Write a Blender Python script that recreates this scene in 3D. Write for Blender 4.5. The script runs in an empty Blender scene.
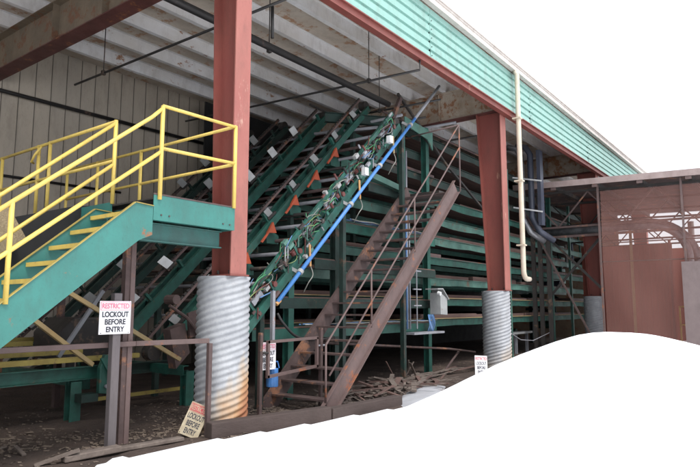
import bpy, bmesh, math, random
from mathutils import Vector, Matrix, noise
R = math.radians
random.seed(7)
scene = bpy.context.scene
COL = scene.collection

# ------------------------------------------------------------------ camera
cd = bpy.data.cameras.new('camera'); cam = bpy.data.objects.new('camera', cd); COL.objects.link(cam)
cam.location = (0, 0, 1.72); cam.rotation_euler = (R(97.0), 0, R(-53.0))
cd.sensor_width = 36; cd.lens = 602.0 * 36 / 700; cd.clip_start = 0.1; cd.clip_end = 3000
scene.camera = cam

# ------------------------------------------------------------------ sky, sun, exposure (bright overcast winter day)
SUN_EL, SUN_AZ = R(58), R(205)      # azimuth in the ground plane, from +X towards +Y (light comes from behind the camera)
w = bpy.data.worlds.new('World'); scene.world = w; w.use_nodes = True
nt = w.node_tree; nt.nodes.clear()
out = nt.nodes.new('ShaderNodeOutputWorld'); bg = nt.nodes.new('ShaderNodeBackground')
sky = nt.nodes.new('ShaderNodeTexSky'); sky.sky_type = 'NISHITA'; sky.sun_disc = False
sky.sun_elevation = SUN_EL; sky.sun_rotation = R(90) - SUN_AZ
sky.air_density = 1.0; sky.dust_density = 4.0; sky.ozone_density = 0.6
mx = nt.nodes.new('ShaderNodeMix'); mx.data_type = 'RGBA'; mx.inputs[0].default_value = 0.86
# cloud layer, brighter overhead than at the horizon as under an overcast sky
tcw = nt.nodes.new('ShaderNodeTexCoord'); sxw = nt.nodes.new('ShaderNodeSeparateXYZ'); crw = nt.nodes.new('ShaderNodeValToRGB')
nt.links.new(tcw.outputs['Generated'], sxw.inputs[0]); nt.links.new(sxw.outputs[2], crw.inputs[0])
crw.color_ramp.elements[0].position = 0.0; crw.color_ramp.elements[0].color = (8.2, 8.5, 9.0, 1)
crw.color_ramp.elements[1].position = 1.0; crw.color_ramp.elements[1].color = (17.5, 18, 19, 1)
nt.links.new(sky.outputs[0], mx.inputs[6]); nt.links.new(crw.outputs[0], mx.inputs[7])
nt.links.new(mx.outputs[2], bg.inputs[0]); bg.inputs[1].default_value = 0.10
nt.links.new(bg.outputs[0], out.inputs[0])
sd = bpy.data.lights.new('sun', 'SUN'); sd.energy = 1.5; sd.angle = R(18); sd.color = (1, 0.97, 0.92)
sun = bpy.data.objects.new('sun', sd); COL.objects.link(sun)
sv = Vector((math.cos(SUN_EL)*math.cos(SUN_AZ+R(40)), math.cos(SUN_EL)*math.sin(SUN_AZ+R(40)), math.sin(SUN_EL)))
sun.rotation_euler = sv.to_track_quat('Z', 'Y').to_euler()
sky.sun_rotation = math.atan2(sv.x, sv.y)
scene.view_settings.view_transform = 'Standard'; scene.view_settings.look = 'None'
scene.view_settings.gamma = 1; scene.view_settings.use_curve_mapping = False
scene.view_settings.exposure = 0.62
scene.cycles.diffuse_bounces = 6; scene.cycles.max_bounces = 10; scene.cycles.transparent_max_bounces = 16

# ------------------------------------------------------------------ materials
def mat(name, base, rough=0.6, metal=0.0, c2=None, scale=3.0, amt=0.5, rust=0.0, rust_col=(0.16, 0.06, 0.025),
        rscale=2.2, bump=0.15, bscale=40.0, dirt=0.35, stretch=(1, 1, 1), grime=0.5):
    m = bpy.data.materials.new(name); m.use_nodes = True
    t = m.node_tree; b = t.nodes['Principled BSDF']
    geo = t.nodes.new('ShaderNodeNewGeometry')
    mp = t.nodes.new('ShaderNodeMapping'); mp.inputs['Scale'].default_value = stretch
    t.links.new(geo.outputs['Position'], mp.inputs[0])
    def nz(s, d=6, r=0.6):
        n = t.nodes.new('ShaderNodeTexNoise'); n.inputs['Scale'].default_value = s
        n.inputs['Detail'].default_value = d; n.inputs['Roughness'].default_value = r
        t.links.new(mp.outputs[0], n.inputs['Vector']); return n
    def ramp(src, a, c):
        n = t.nodes.new('ShaderNodeMapRange'); n.inputs[1].default_value = a; n.inputs[2].default_value = c
        t.links.new(src, n.inputs[0]); return n.outputs[0]
    def mixc(f, a, c):
        n = t.nodes.new('ShaderNodeMix'); n.data_type = 'RGBA'
        t.links.new(f, n.inputs[0])
        if isinstance(a, tuple): n.inputs[6].default_value = (*a, 1)
        else: t.links.new(a, n.inputs[6])
        if isinstance(c, tuple): n.inputs[7].default_value = (*c, 1)
        else: t.links.new(c, n.inputs[7])
        return n.outputs[2]
    if c2 is None: c2 = tuple(x * (1 - dirt) for x in base)
    n1 = nz(scale)
    f = ramp(n1.outputs[0], 0.5 - amt * 0.4, 0.5 + amt * 0.4)
    col = mixc(f, base, c2)
    n3 = nz(bscale, 4)
    f3 = ramp(n3.outputs[0], 0.60, 0.72)
    mlt = t.nodes.new('ShaderNodeMath'); mlt.operation = 'MULTIPLY'; mlt.inputs[1].default_value = 0.45
    t.links.new(f3, mlt.inputs[0])
    col = mixc(mlt.outputs[0], col, tuple(x * 0.55 for x in base))
    if grime > 0:
        mg = t.nodes.new('ShaderNodeMapping'); mg.inputs['Scale'].default_value = (1.0, 1.0, 0.35)
        t.links.new(geo.outputs['Position'], mg.inputs[0])
        ng = t.nodes.new('ShaderNodeTexNoise'); ng.inputs['Scale'].default_value = 3.6; ng.inputs['Detail'].default_value = 10; ng.inputs['Roughness'].default_value = .75
        t.links.new(mg.outputs[0], ng.inputs['Vector'])
        gf = ramp(ng.outputs[0], 0.48, 0.72)
        gm = t.nodes.new('ShaderNodeMath'); gm.operation = 'MULTIPLY'; gm.inputs[1].default_value = grime
        t.links.new(gf, gm.inputs[0])
        lum = sum(base)/3
        col = mixc(gm.outputs[0], col, (base[0]*.3+lum*.16+.01, base[1]*.3+lum*.13+.008, base[2]*.3+lum*.1+.006))
    if rust > 0:
        n2 = nz(rscale, 9, 0.72)
        f2 = ramp(n2.outputs[0], 0.66 - rust * 0.3, 0.72 - rust * 0.3)
        n4 = nz(rscale * 9, 5)
        rc = mixc(n4.outputs[0], rust_col, tuple(min(1, x * 2.1) for x in rust_col))
        col = mixc(f2, col, rc)
    t.links.new(col, b.inputs['Base Color'])
    b.inputs['Metallic'].default_value = metal
    rr = t.nodes.new('ShaderNodeMapRange'); rr.inputs[3].default_value = max(0, rough - 0.12); rr.inputs[4].default_value = min(1, rough + 0.15)
    t.links.new(n1.outputs[0], rr.inputs[0]); t.links.new(rr.outputs[0], b.inputs['Roughness'])
    if bump:
        bp = t.nodes.new('ShaderNodeBump'); bp.inputs['Strength'].default_value = bump; bp.inputs['Distance'].default_value = 0.02
        t.links.new(n3.outputs[0], bp.inputs['Height']); t.links.new(bp.outputs[0], b.inputs['Normal'])
    m['nodes'] = 1
    return m
M = {}
M['teal'] = mat('teal_paint', (0.04, 0.2, 0.172), 0.5, c2=(0.034, 0.15, 0.13), rust=0.12, scale=2.5, bump=0.08)
M['teal_dull'] = mat('dull_teal_paint', (0.035, 0.15, 0.135), 0.6, rust=0.25, c2=(0.05, 0.1, 0.09), rust_col=(0.1, 0.07, 0.05))
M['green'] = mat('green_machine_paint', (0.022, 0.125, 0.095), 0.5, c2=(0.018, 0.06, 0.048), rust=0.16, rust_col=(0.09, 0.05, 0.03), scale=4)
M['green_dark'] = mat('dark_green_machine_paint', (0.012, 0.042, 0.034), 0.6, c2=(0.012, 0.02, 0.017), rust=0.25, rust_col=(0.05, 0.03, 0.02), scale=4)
M['green_pale'] = mat('pale_green_machine_paint', (0.10, 0.22, 0.18), 0.5, c2=(0.035, 0.10, 0.08), rust=0.25, rust_col=(0.07, 0.05, 0.035), scale=1.6)
M['red'] = mat('red_oxide_paint', (0.205, 0.062, 0.047), 0.55, c2=(0.185, 0.045, 0.037), rust=0.1, rust_col=(0.2, 0.1, 0.07), scale=2, stretch=(1, 1, .35))
M['red_light'] = mat('light_red_paint', (0.34, 0.125, 0.1), 0.6, c2=(0.29, 0.095, 0.08), rust=0.12, rust_col=(0.3, 0.18, 0.14), scale=2, stretch=(1, 1, .35))  # lighter red for the column's front flange than for its web
M['brown'] = mat('rusty_brown_steel', (0.10, 0.064, 0.06), 0.7, c2=(0.06, 0.038, 0.036), rust=0.35, rust_col=(0.15, 0.07, 0.04), scale=5)
M['brown_lt'] = mat('worn_brown_steel', (0.135, 0.09, 0.083), 0.6, c2=(0.115, 0.074, 0.07), rust=0.3, rust_col=(0.16, 0.06, 0.03), scale=5)
M['yellow'] = mat('yellow_safety_paint', (0.74, 0.55, 0.13), 0.5, c2=(0.64, 0.46, 0.11), rust=0.12, rust_col=(0.22, 0.13, 0.06), scale=5, rscale=5)
M['yellow_dirty'] = mat('dirty_yellow_paint', (0.4, 0.32, 0.08), 0.6, c2=(0.3, 0.22, 0.06), rust=0.3, rust_col=(0.12, 0.08, 0.04), scale=5)
M['tan'] = mat('tan_painted_bar', (0.38, 0.29, 0.15), 0.6, c2=(0.36, 0.24, 0.1), rust=0.2)
M['fascia'] = mat('mint_siding', (0.235, 0.43, 0.375), 0.4, c2=(0.2, 0.375, 0.33), scale=1.2, bump=0, stretch=(.25, 1, 1), dirt=.1)
M['trim'] = mat('cream_trim', (0.58, 0.54, 0.5), 0.5, c2=(0.5, 0.45, 0.41), rust=0.05, bump=0.03)
M['cream'] = mat('cream_downspout', (0.58, 0.52, 0.43), 0.5, c2=(0.55, 0.47, 0.35), rust=0.12, rust_col=(0.3, 0.18, 0.09))
M['ceil'] = mat('white_deck_sheet', (0.62, 0.55, 0.47), 0.6, c2=(0.5, 0.42, 0.34), rust=0.36, rust_col=(0.26, 0.15, 0.09), scale=1.3, bump=0.03)
M['purlin'] = mat('stained_white_purlin', (0.80, 0.80, 0.82), 0.65, c2=(0.66, 0.63, 0.6), rust=0.16, rust_col=(0.21, 0.105, 0.055), scale=1.4, rscale=3.2, stretch=(.6, 1, 1))
M['rafter'] = mat('rusting_rafter', (0.23, 0.18, 0.125), 0.7, c2=(0.15, 0.12, 0.09), rust=0.42, rust_col=(0.12, 0.06, 0.035), scale=1.8, rscale=2.8)
M['rafter_white'] = mat('peeling_white_rafter', (0.5, 0.44, 0.37), 0.7, c2=(0.3, 0.22, 0.15), rust=0.5, rust_col=(0.17, 0.08, 0.04), scale=1.8, rscale=2.8)
M['wall'] = mat('beige_wall_panel', (0.5, 0.43, 0.345), 0.6, c2=(0.36, 0.32, 0.27), scale=.8, bump=0.03, dirt=.2, stretch=(1, 1, .3))
M['wall_rib'] = mat('dark_joint', (0.17, 0.15, 0.125), 0.7)  # dark grooves between the wall panels
M['black'] = mat('black_pipe', (0.022, 0.02, 0.02), 0.5, rust=0.15, rust_col=(0.08, 0.05, 0.04))
M['dark'] = mat('greasy_dark_steel', (0.035, 0.03, 0.028), 0.6, rust=0.3, rust_col=(0.07, 0.045, 0.03))
M['rubber'] = mat('black_rubber', (0.012, 0.012, 0.013), 0.7)
M['grey'] = mat('grey_steel', (0.3, 0.31, 0.34), 0.5, c2=(0.2, 0.2, 0.22), rust=0.1)
M['greywood'] = mat('weathered_grey_post', (0.13, 0.112, 0.115), 0.75, c2=(0.11, 0.095, 0.1), scale=6, stretch=(1, 1, .12), bump=.25)
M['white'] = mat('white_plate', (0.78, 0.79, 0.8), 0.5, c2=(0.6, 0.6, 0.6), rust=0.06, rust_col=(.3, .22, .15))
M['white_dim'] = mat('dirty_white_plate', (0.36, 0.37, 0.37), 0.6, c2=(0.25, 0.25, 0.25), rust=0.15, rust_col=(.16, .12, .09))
M['signwhite'] = mat('sign_white', (0.84, 0.83, 0.85), 0.45, c2=(0.76, 0.74, 0.77), bump=0, dirt=.1, grime=.3)
M['signyel'] = mat('weathered_sign_board', (0.5, 0.43, 0.3), 0.6, c2=(0.36, 0.29, 0.19), rust=0.14, rust_col=(.2, .12, .06), scale=14)
M['signpink'] = mat('sign_red_ink', (0.78, 0.16, 0.26), 0.5, bump=0, dirt=.1, grime=0)
M['signred'] = mat('sign_red', (0.55, 0.06, 0.07), 0.5, bump=0)
M['ink'] = mat('black_ink', (0.015, 0.015, 0.03), 0.5, bump=0, grime=0)
M['blue'] = mat('blue_pipe', (0.075, 0.26, 0.62), 0.4, c2=(0.06, 0.2, 0.52), bump=0.02, dirt=.2)
M['bluehose'] = mat('blue_hose', (0.10, 0.24, 0.5), 0.4, c2=(0.14, 0.22, 0.36), bump=0)
M['redpart'] = mat('red_guard_paint', (0.6, 0.11, 0.045), 0.5, rust=0.1)
M['wire_green'] = mat('green_wire', (0.06, 0.26, 0.11), 0.4, bump=0)
M['wire_lime'] = mat('lime_wire', (0.26, 0.34, 0.12), 0.4, bump=0)
M['wire_pale'] = mat('pale_hose', (0.25, 0.25, 0.22), 0.4, bump=0)
M['wire_red'] = mat('dark_red_hose', (0.14, 0.035, 0.03), 0.4, bump=0)
M['copper'] = mat('brass_fitting', (0.6, 0.32, 0.12), 0.45, bump=0)
M['wood_board'] = mat('stacked_dark_boards', (0.17, 0.10, 0.082), 0.8, c2=(0.08, 0.05, 0.045), scale=4, stretch=(.15, 2, 2), bump=.2)
M['scrap'] = mat('weathered_scrap_wood', (0.2, 0.16, 0.135), 0.85, c2=(0.08, 0.06, 0.052), scale=5, bump=.3)
M['chips'] = mat('pale_wood_chips', (0.2, 0.155, 0.12), 0.85, c2=(0.07, 0.05, 0.04), scale=9, bump=0)
M['timber'] = mat('dark_curb_timber', (0.065, 0.045, 0.04), 0.85, c2=(0.05, 0.034, 0.03), scale=5, stretch=(.3, 1, 1), bump=.3)
M['panel'] = mat('mauve_grey_panel', (0.19, 0.145, 0.142), 0.6, c2=(0.16, 0.12, 0.118), bump=.03, dirt=.1)
M['redwall'] = mat('brick_red_siding', (0.3, 0.07, 0.045), 0.6, c2=(0.2, 0.045, 0.03), scale=2, stretch=(1, 1, .2))
M['roofpink'] = mat('weathered_roof_edge', (0.36, 0.28, 0.265), 0.6, c2=(0.28, 0.21, 0.2), rust=.08)
M['galv_duct'] = mat('galvanised_duct', (0.12, 0.125, 0.14), 0.35, 0.5, c2=(0.36, 0.36, 0.38), rust=.1)
M['bluedark'] = mat('blue_grey_duct', (0.05, 0.055, 0.08), 0.45, c2=(.06, .07, .1))
M['tanmesh'] = mat('tan_woven_mat', (0.38, 0.30, 0.18), 0.8, c2=(0.2, 0.15, 0.09), scale=60, bscale=90, bump=.5)

def galv(name, rusty):
    m = mat(name, (0.40, 0.41, 0.43), 0.6, 0.1, c2=(0.29, 0.30, 0.32), scale=5, bump=0.06, rust=0.0)
    t = m.node_tree; b = t.nodes['Principled BSDF']
    src = b.inputs['Base Color'].links[0].from_socket
    tc = t.nodes.new('ShaderNodeTexCoord'); sp = t.nodes.new('ShaderNodeSeparateXYZ')
    t.links.new(tc.outputs['Object'], sp.inputs[0])
    n = t.nodes.new('ShaderNodeTexNoise'); n.inputs['Scale'].default_value = 1.6; n.inputs['Detail'].default_value = 8
    mp = t.nodes.new('ShaderNodeMapping'); mp.inputs['Scale'].default_value = (2.5, 2.5, 1.0)
    t.links.new(tc.outputs['Object'], mp.inputs[0]); t.links.new(mp.outputs[0], n.inputs['Vector'])
    def mth(op, a, c):
        q = t.nodes.new('ShaderNodeMath'); q.operation = op
        for i, v in enumerate((a, c)):
            if isinstance(v, (int, float)): q.inputs[i].default_value = v
            else: t.links.new(v, q.inputs[i])
        return q.outputs[0]
    # iron stain: creeping up from the foot, strongest on the side away from the yard
    low = mth('SUBTRACT', 1.05, mth('MULTIPLY', sp.outputs[2], 0.95))
    side = mth('MULTIPLY', sp.outputs[0], 1.1)
    v = mth('ADD', mth('ADD', low, side), mth('MULTIPLY', n.outputs[0], 1.1))
    mr = t.nodes.new('ShaderNodeMapRange'); mr.inputs[1].default_value = 0.72; mr.inputs[2].default_value = 1.6; mr.inputs[4].default_value = rusty
    t.links.new(v, mr.inputs[0])
    cr = t.nodes.new('ShaderNodeValToRGB'); cr.color_ramp.elements[0].color = (0.52, 0.37, 0.18, 1); cr.color_ramp.elements[1].color = (0.32, 0.11, 0.035, 1)
    t.links.new(mr.outputs[0], cr.inputs[0])
    mxx = t.nodes.new('ShaderNodeMix'); mxx.data_type = 'RGBA'
    cl = mth('MINIMUM', mth('MULTIPLY', mr.outputs[0], 1.6), 0.92)
    t.links.new(cl, mxx.inputs[0]); t.links.new(src, mxx.inputs[6]); t.links.new(cr.outputs[0], mxx.inputs[7])
    t.links.new(mxx.outputs[2], b.inputs['Base Color'])
    return m
M['galv'] = galv('galvanised_corrugated_pipe', 1.0)
M['galv_clean'] = galv('cleaner_galvanised_corrugated_pipe', 0.45)

def snow_mat():
    m = bpy.data.materials.new('old_snow'); m.use_nodes = True; t = m.node_tree; b = t.nodes['Principled BSDF']
    b.inputs['Base Color'].default_value = (0.9, 0.91, 0.93, 1); b.inputs['Roughness'].default_value = 0.85
    b.inputs['Subsurface Weight'].default_value = 0.0
    n = t.nodes.new('ShaderNodeTexNoise'); n.inputs['Scale'].default_value = 9; n.inputs['Detail'].default_value = 8
    g = t.nodes.new('ShaderNodeNewGeometry'); t.links.new(g.outputs['Position'], n.inputs['Vector'])
    bp = t.nodes.new('ShaderNodeBump'); bp.inputs['Strength'].default_value = 0.12; bp.inputs['Distance'].default_value = 0.03
    t.links.new(n.outputs[0], bp.inputs['Height']); t.links.new(bp.outputs[0], b.inputs['Normal'])
    return m
M['snow'] = snow_mat()
M['shaded_snow'] = mat('shade_grey_snow', (0.42, 0.43, 0.46), 0.7, c2=(0.32, 0.32, 0.34), scale=2, bump=.2, grime=.35)  # shade under the eave put into the patch's grey colour
def dirt_mat():
    m = bpy.data.materials.new('sawdust_dirt'); m.use_nodes = True; t = m.node_tree; b = t.nodes['Principled BSDF']
    g = t.nodes.new('ShaderNodeNewGeometry')
    def nz(s, d, v=g.outputs['Position']):
        n = t.nodes.new('ShaderNodeTexNoise'); n.inputs['Scale'].default_value = s; n.inputs['Detail'].default_value = d
        n.inputs['Roughness'].default_value = 0.7; t.links.new(v, n.inputs['Vector']); return n.outputs[0]
    a, c = nz(0.9, 8), nz(14, 8)
    r1 = t.nodes.new('ShaderNodeValToRGB'); r1.color_ramp.elements[0].position = .35; r1.color_ramp.elements[1].position = .68
    r1.color_ramp.elements[0].color = (0.036, 0.024, 0.02, 1); r1.color_ramp.elements[1].color = (0.10, 0.068, 0.053, 1)
    t.links.new(a, r1.inputs[0])
    r2 = t.nodes.new('ShaderNodeValToRGB'); r2.color_ramp.elements[0].position = .62; r2.color_ramp.elements[1].position = .74
    r2.color_ramp.elements[0].color = (0, 0, 0, 1); r2.color_ramp.elements[1].color = (.6, .6, .6, 1); t.links.new(c, r2.inputs[0])
    mm = t.nodes.new('ShaderNodeMix'); mm.data_type = 'RGBA'; t.links.new(r2.outputs[0], mm.inputs[0]); t.links.new(r1.outputs[0], mm.inputs[6])
    mm.inputs[7].default_value = (0.22, 0.17, 0.13, 1); t.links.new(mm.outputs[2], b.inputs['Base Color'])
    b.inputs['Roughness'].default_value = 0.9
    bp = t.nodes.new('ShaderNodeBump'); bp.inputs['Strength'].default_value = 0.9; bp.inputs['Distance'].default_value = 0.05
    t.links.new(c, bp.inputs['Height']); t.links.new(bp.outputs[0], b.inputs['Normal'])
    return m
M['dirt'] = dirt_mat()
def mesh_fabric():
    # woven windbreak netting: fine threads with open holes between (seen through), plain diffuse colour
    m = bpy.data.materials.new('red_brown_windbreak_netting'); m.use_nodes = True; t = m.node_tree; b = t.nodes['Principled BSDF']
    b.inputs['Base Color'].default_value = (0.265, 0.13, 0.108, 1); b.inputs['Roughness'].default_value = 0.8
    n = t.nodes.new('ShaderNodeTexNoise'); n.inputs['Scale'].default_value = 1.3; n.inputs['Detail'].default_value = 5
    g = t.nodes.new('ShaderNodeNewGeometry'); t.links.new(g.outputs['Position'], n.inputs['Vector'])
    mr = t.nodes.new('ShaderNodeMapRange'); mr.inputs[1].default_value = .2; mr.inputs[2].default_value = .8; mr.inputs[3].default_value = 0.44; mr.inputs[4].default_value = 0.50
    t.links.new(n.outputs[0], mr.inputs[0]); t.links.new(mr.outputs[0], b.inputs['Alpha'])
    return m
M['red_dark'] = mat('dark_red_oxide', (0.12, 0.04, 0.035), 0.6, rust=.3)
M['net'] = mesh_fabric()

# ------------------------------------------------------------------ helpers
class MB:
    def __init__(s): s.v = []; s.f = []
    def box(s, x0, x1, y0, y1, z0, z1):
        n = len(s.v)
        s.v += [(x0,y0,z0),(x1,y0,z0),(x1,y1,z0),(x0,y1,z0),(x0,y0,z1),(x1,y0,z1),(x1,y1,z1),(x0,y1,z1)]
        s.f += [tuple(n+i for i in q) for q in ((0,3,2,1),(4,5,6,7),(0,1,5,4),(1,2,6,5),(2,3,7,6),(3,0,4,7))]
        return s
    def prof(s, a, b, pts, up=(0,0,1)):
        """extrude closed 2D profile (side, up) from a to b"""
        a, b = Vector(a), Vector(b); d = (b-a).normalized(); u = Vector(up)
        sd_ = d.cross(u)
        if sd_.length < 1e-4: sd_ = d.cross(Vector((0,1,0)))
        sd_.normalize(); u = sd_.cross(d)
        n = len(s.v); k = len(pts)
        for p in (a, b):
            for (x, y) in pts: s.v.append(tuple(p + sd_*x + u*y))
        for i in range(k):
            j = (i+1) % k; s.f.append((n+i, n+j, n+k+j, n+k+i))
        s.f.append(tuple(n+i for i in reversed(range(k)))); s.f.append(tuple(n+k+i for i in range(k)))
        return s
    def beam(s, a, b, w_, h_, up=(0,0,1)):
        return s.prof(a, b, [(-w_/2,-h_/2),(w_/2,-h_/2),(w_/2,h_/2),(-w_/2,h_/2)], up)
    def chan(s, a, b, w_, h_, t_=0.012, side=1, up=(0,0,1)):
        """C channel: web on one side, flanges towards `side`"""
        q = side
        pts = [(-q*w_/2,-h_/2),(q*w_/2,-h_/2),(q*w_/2,-h_/2+t_),(-q*(w_/2-t_),-h_/2+t_),(-q*(w_/2-t_),h_/2-t_),(q*w_/2,h_/2-t_),(q*w_/2,h_/2),(-q*w_/2,h_/2)]
        return s.prof(a, b, pts, up)
    def ibeam(s, a, b, w_, h_, t_=0.015, up=(0,0,1)):
        x, y, e = w_/2, h_/2, t_/2
        pts = [(-x,-y),(x,-y),(x,-y+t_),(e,-y+t_),(e,y-t_),(x,y-t_),(x,y),(-x,y),(-x,y-t_),(-e,y-t_),(-e,-y+t_),(-x,-y+t_)]
        return s.prof(a, b, pts, up)
    def tube(s, pts, r, seg=8):
        pts = [Vector(p) for p in pts]; n = len(s.v); N = len(pts)
        prev = None
        for i, p in enumerate(pts):
            d = (pts[min(i+1, N-1)] - pts[max(i-1, 0)]).normalized()
            if prev is None:
                q = d.cross(Vector((0,0,1)))
                if q.length < 1e-3: q = d.cross(Vector((1,0,0)))
            else:
                q = prev - d*prev.dot(d)
            q.normalize(); prev = q; k = d.cross(q)
            for j in range(seg):
                a = 2*math.pi*j/seg; s.v.append(tuple(p + q*math.cos(a)*r + k*math.sin(a)*r))
        for i in range(N-1):
            for j in range(seg):
                j2 = (j+1) % seg
                s.f.append((n+i*seg+j, n+i*seg+j2, n+(i+1)*seg+j2, n+(i+1)*seg+j))
        s.f.append(tuple(n+j for j in reversed(range(seg)))); s.f.append(tuple(n+(N-1)*seg+j for j in range(seg)))
        return s
    def plate(s, pts, n_, t_):
        """flat polygon pts given thickness t along n_"""
        n0 = len(s.v); k = len(pts); nn = Vector(n_)*t_
        for p in pts: s.v.append(tuple(p))
        for p in pts: s.v.append(tuple(Vector(p)+nn))
        s.f.append(tuple(n0+i for i in reversed(range(k)))); s.f.append(tuple(n0+k+i for i in range(k)))
        for i in range(k):
            j = (i+1) % k; s.f.append((n0+i, n0+j, n0+k+j, n0+k+i))
        return s
    def build(s, name, m, parent=None, label=None, smooth=False, bevel=0):
        me = bpy.data.meshes.new(name)
        org = Vector(parent.location) if parent is not None and parent.type == 'EMPTY' else None
        if parent is not None: org = Vector(parent['org'])
        if org is None:
            # origin at the base centre of the mesh
            xs = [v[0] for v in s.v]; ys = [v[1] for v in s.v]; zs = [v[2] for v in s.v]
            org = Vector(((min(xs)+max(xs))/2, (min(ys)+max(ys))/2, min(zs)))
            loc = org
        else: loc = Vector((0,0,0))
        me.from_pydata([tuple(Vector(v)-org) for v in s.v], [], s.f); me.update()
        bm = bmesh.new(); bm.from_mesh(me); bmesh.ops.recalc_face_normals(bm, faces=bm.faces); bm.to_mesh(me); bm.free()
        if smooth:
            for p in me.polygons: p.use_smooth = True
        me.materials.append(m)
        o = bpy.data.objects.new(name, me); COL.objects.link(o); o.location = loc; o['org'] = tuple(org)
        if parent is not None: o.parent = parent
        if label: o['label'] = label
        if bevel:
            bv = o.modifiers.new('bevel', 'BEVEL'); bv.width = bevel; bv.segments = 2; bv.limit_method = 'ANGLE'
        return o
def thing(name, label, cat, loc, group=None):
    o = bpy.data.objects.new(name, None); COL.objects.link(o); o.location = loc; o['org'] = tuple(loc)
    o['label'] = label; o['category'] = cat
    if group: o['group'] = group
    return o
def tag(o, label, cat, group=None, kind=None):
    o['label'] = label; o['category'] = cat
    if group: o['group'] = group
    if kind: o['kind'] = kind
    return o
def arc(c, r, a0, a1, n, ax1, ax2):
    c, ax1, ax2 = Vector(c), Vector(ax1), Vector(ax2)
    return [c + ax1*(r*math.cos(a0+(a1-a0)*i/n)) + ax2*(r*math.sin(a0+(a1-a0)*i/n)) for i in range(n+1)]
def smooth(pts, k=5):
    P_ = [Vector(p) for p in pts]; P_ = [P_[0]*2-P_[1]] + P_ + [P_[-1]*2-P_[-2]]; o = []
    for i in range(1, len(P_)-2):
        a, b, c, d = P_[i-1:i+3]
        for j in range(k):
            t = j/k; o.append(.5*((2*b)+(c-a)*t+(2*a-5*b+4*c-d)*t*t+(3*b-a-3*c+d)*t*t*t))
    return o + [P_[-2]]
def text_mesh(body, size, m, parent, origin, xdir, zdir, name='lettering', bold=0.0, spread=1.0, thick=0.002, width=None):
    """lettering as a mesh; origin = bottom centre of the line, in world space"""
    cu = bpy.data.curves.new('t', 'FONT'); cu.body = body; cu.size = size; cu.align_x = 'CENTER'; cu.extrude = thick/2; cu.offset = bold; cu.space_character = spread
    tmp = bpy.data.objects.new('t', cu); COL.objects.link(tmp); bpy.context.view_layer.update()
    dg = bpy.context.evaluated_depsgraph_get(); me = bpy.data.meshes.new_from_object(tmp.evaluated_get(dg))
    bpy.data.objects.remove(tmp); bpy.data.curves.remove(cu)
    X, Z = Vector(xdir).normalized(), Vector(zdir).normalized(); N = X.cross(Z)
    xs = [v.co.x for v in me.vertices]; sc = 1.0 if width is None else width/(max(xs)-min(xs))
    org = Vector(parent['org'])
    for v in me.vertices:
        c = v.co.copy(); v.co = Vector(origin) + X*(c.x*sc) + Z*c.y + N*c.z - org
    me.materials.clear(); me.materials.append(m); me.name = name
    o = bpy.data.objects.new(name, me); COL.objects.link(o); o.parent = parent; return o

# ------------------------------------------------------------------ terrain: ground, dirt floor, snow bank
def sheet(name, x0, x1, y0, y1, nx, ny, zf, m):
    vs = []; fs = []
    for j in range(ny+1):
        for i in range(nx+1):
            x = x0+(x1-x0)*i/nx; y = y0+(y1-y0)*j/ny; vs.append((x, y, zf(x, y)))
    for j in range(ny):
        for i in range(nx):
            a = j*(nx+1)+i; fs.append((a, a+1, a+nx+2, a+nx+1))
    me = bpy.data.meshes.new(name); me.from_pydata(vs, [], fs)
    for p in me.polygons: p.use_smooth = True
    me.materials.append(m); o = bpy.data.objects.new(name, me); COL.objects.link(o); o['kind'] = 'structure'; return o
sheet('ground', -700, 1300, -900, 900, 4, 4, lambda x, y: -0.06, M['snow'])
def dz(x, y):
    return 0.035*noise.noise(Vector((x*.6, y*.6, 0))) + 0.02*noise.noise(Vector((x*2.3, y*2.3, 3))) + 0.009*noise.noise(Vector((x*9, y*9, 5)))
sheet('dirt_floor', -14, 60, 3.0, 40, 560, 260, dz, M['dirt'])
BND = [(-30,4.1),(1.2,4.2),(2.3,4.9),(3.15,5.6),(3.96,6.25),(5.06,6.15),(6.6,5.9),(8.66,5.75),(10.5,5.5),(12.5,5.5),(17,5.8),(24,6),(60,7)]
def sdist(x, y):
    best = 1e9
    for (a, b), (c, d) in zip(BND, BND[1:]):
        t = max(0, min(1, ((x-a)*(c-a)+(y-b)*(d-b))/((c-a)**2+(d-b)**2)))
        best = min(best, math.hypot(x-a-t*(c-a), y-b-t*(d-b)))
    inside = False; poly = BND+[(60,-40),(-30,-40)]; j = len(poly)-1
    for i in range(len(poly)):
        xi, yi = poly[i]; xj, yj = poly[j]
        if (yi > y) != (yj > y) and x < (xj-xi)*(y-yi)/(yj-yi)+xi: inside = not inside
        j = i
    return best if inside else -best
def sm(t): t = min(1, max(0, t)); return t*t*(3-2*t)
def snow_h(x, y):
    d = sdist(x, y) + 0.13*(1-sm((x-6)/2.5)) + 0.06*noise.noise(Vector((x*1.1, y*1.1, 9))) + 0.012*noise.noise(Vector((x*5, y*5, 2)))
    if d < 0: return max(-0.3, d*0.4) - 0.02
    top = (0.25+sm((x-3.5)/4.5)*1.27)*(1-0.7*sm((x-8.5)/9))
    h = top*(1-math.exp(-(d/2.62)**2.6))*(1-0.35*sm((2.4-y)/2.2))
    return h + 0.038 + 0.025*min(1, d)*noise.noise(Vector((x*.9, y*.9, 1)))
sheet('snow_bank', -14, 40, -16, 8, 420, 190, snow_h, M['snow'])
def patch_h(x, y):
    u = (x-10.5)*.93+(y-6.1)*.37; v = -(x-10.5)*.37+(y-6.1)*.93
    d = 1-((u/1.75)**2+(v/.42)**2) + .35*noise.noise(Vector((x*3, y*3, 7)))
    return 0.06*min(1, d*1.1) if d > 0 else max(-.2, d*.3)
sheet('snow_patch', 8.2, 12.9, 4.9, 7.5, 110, 70, patch_h, M['shaded_snow'])

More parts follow.
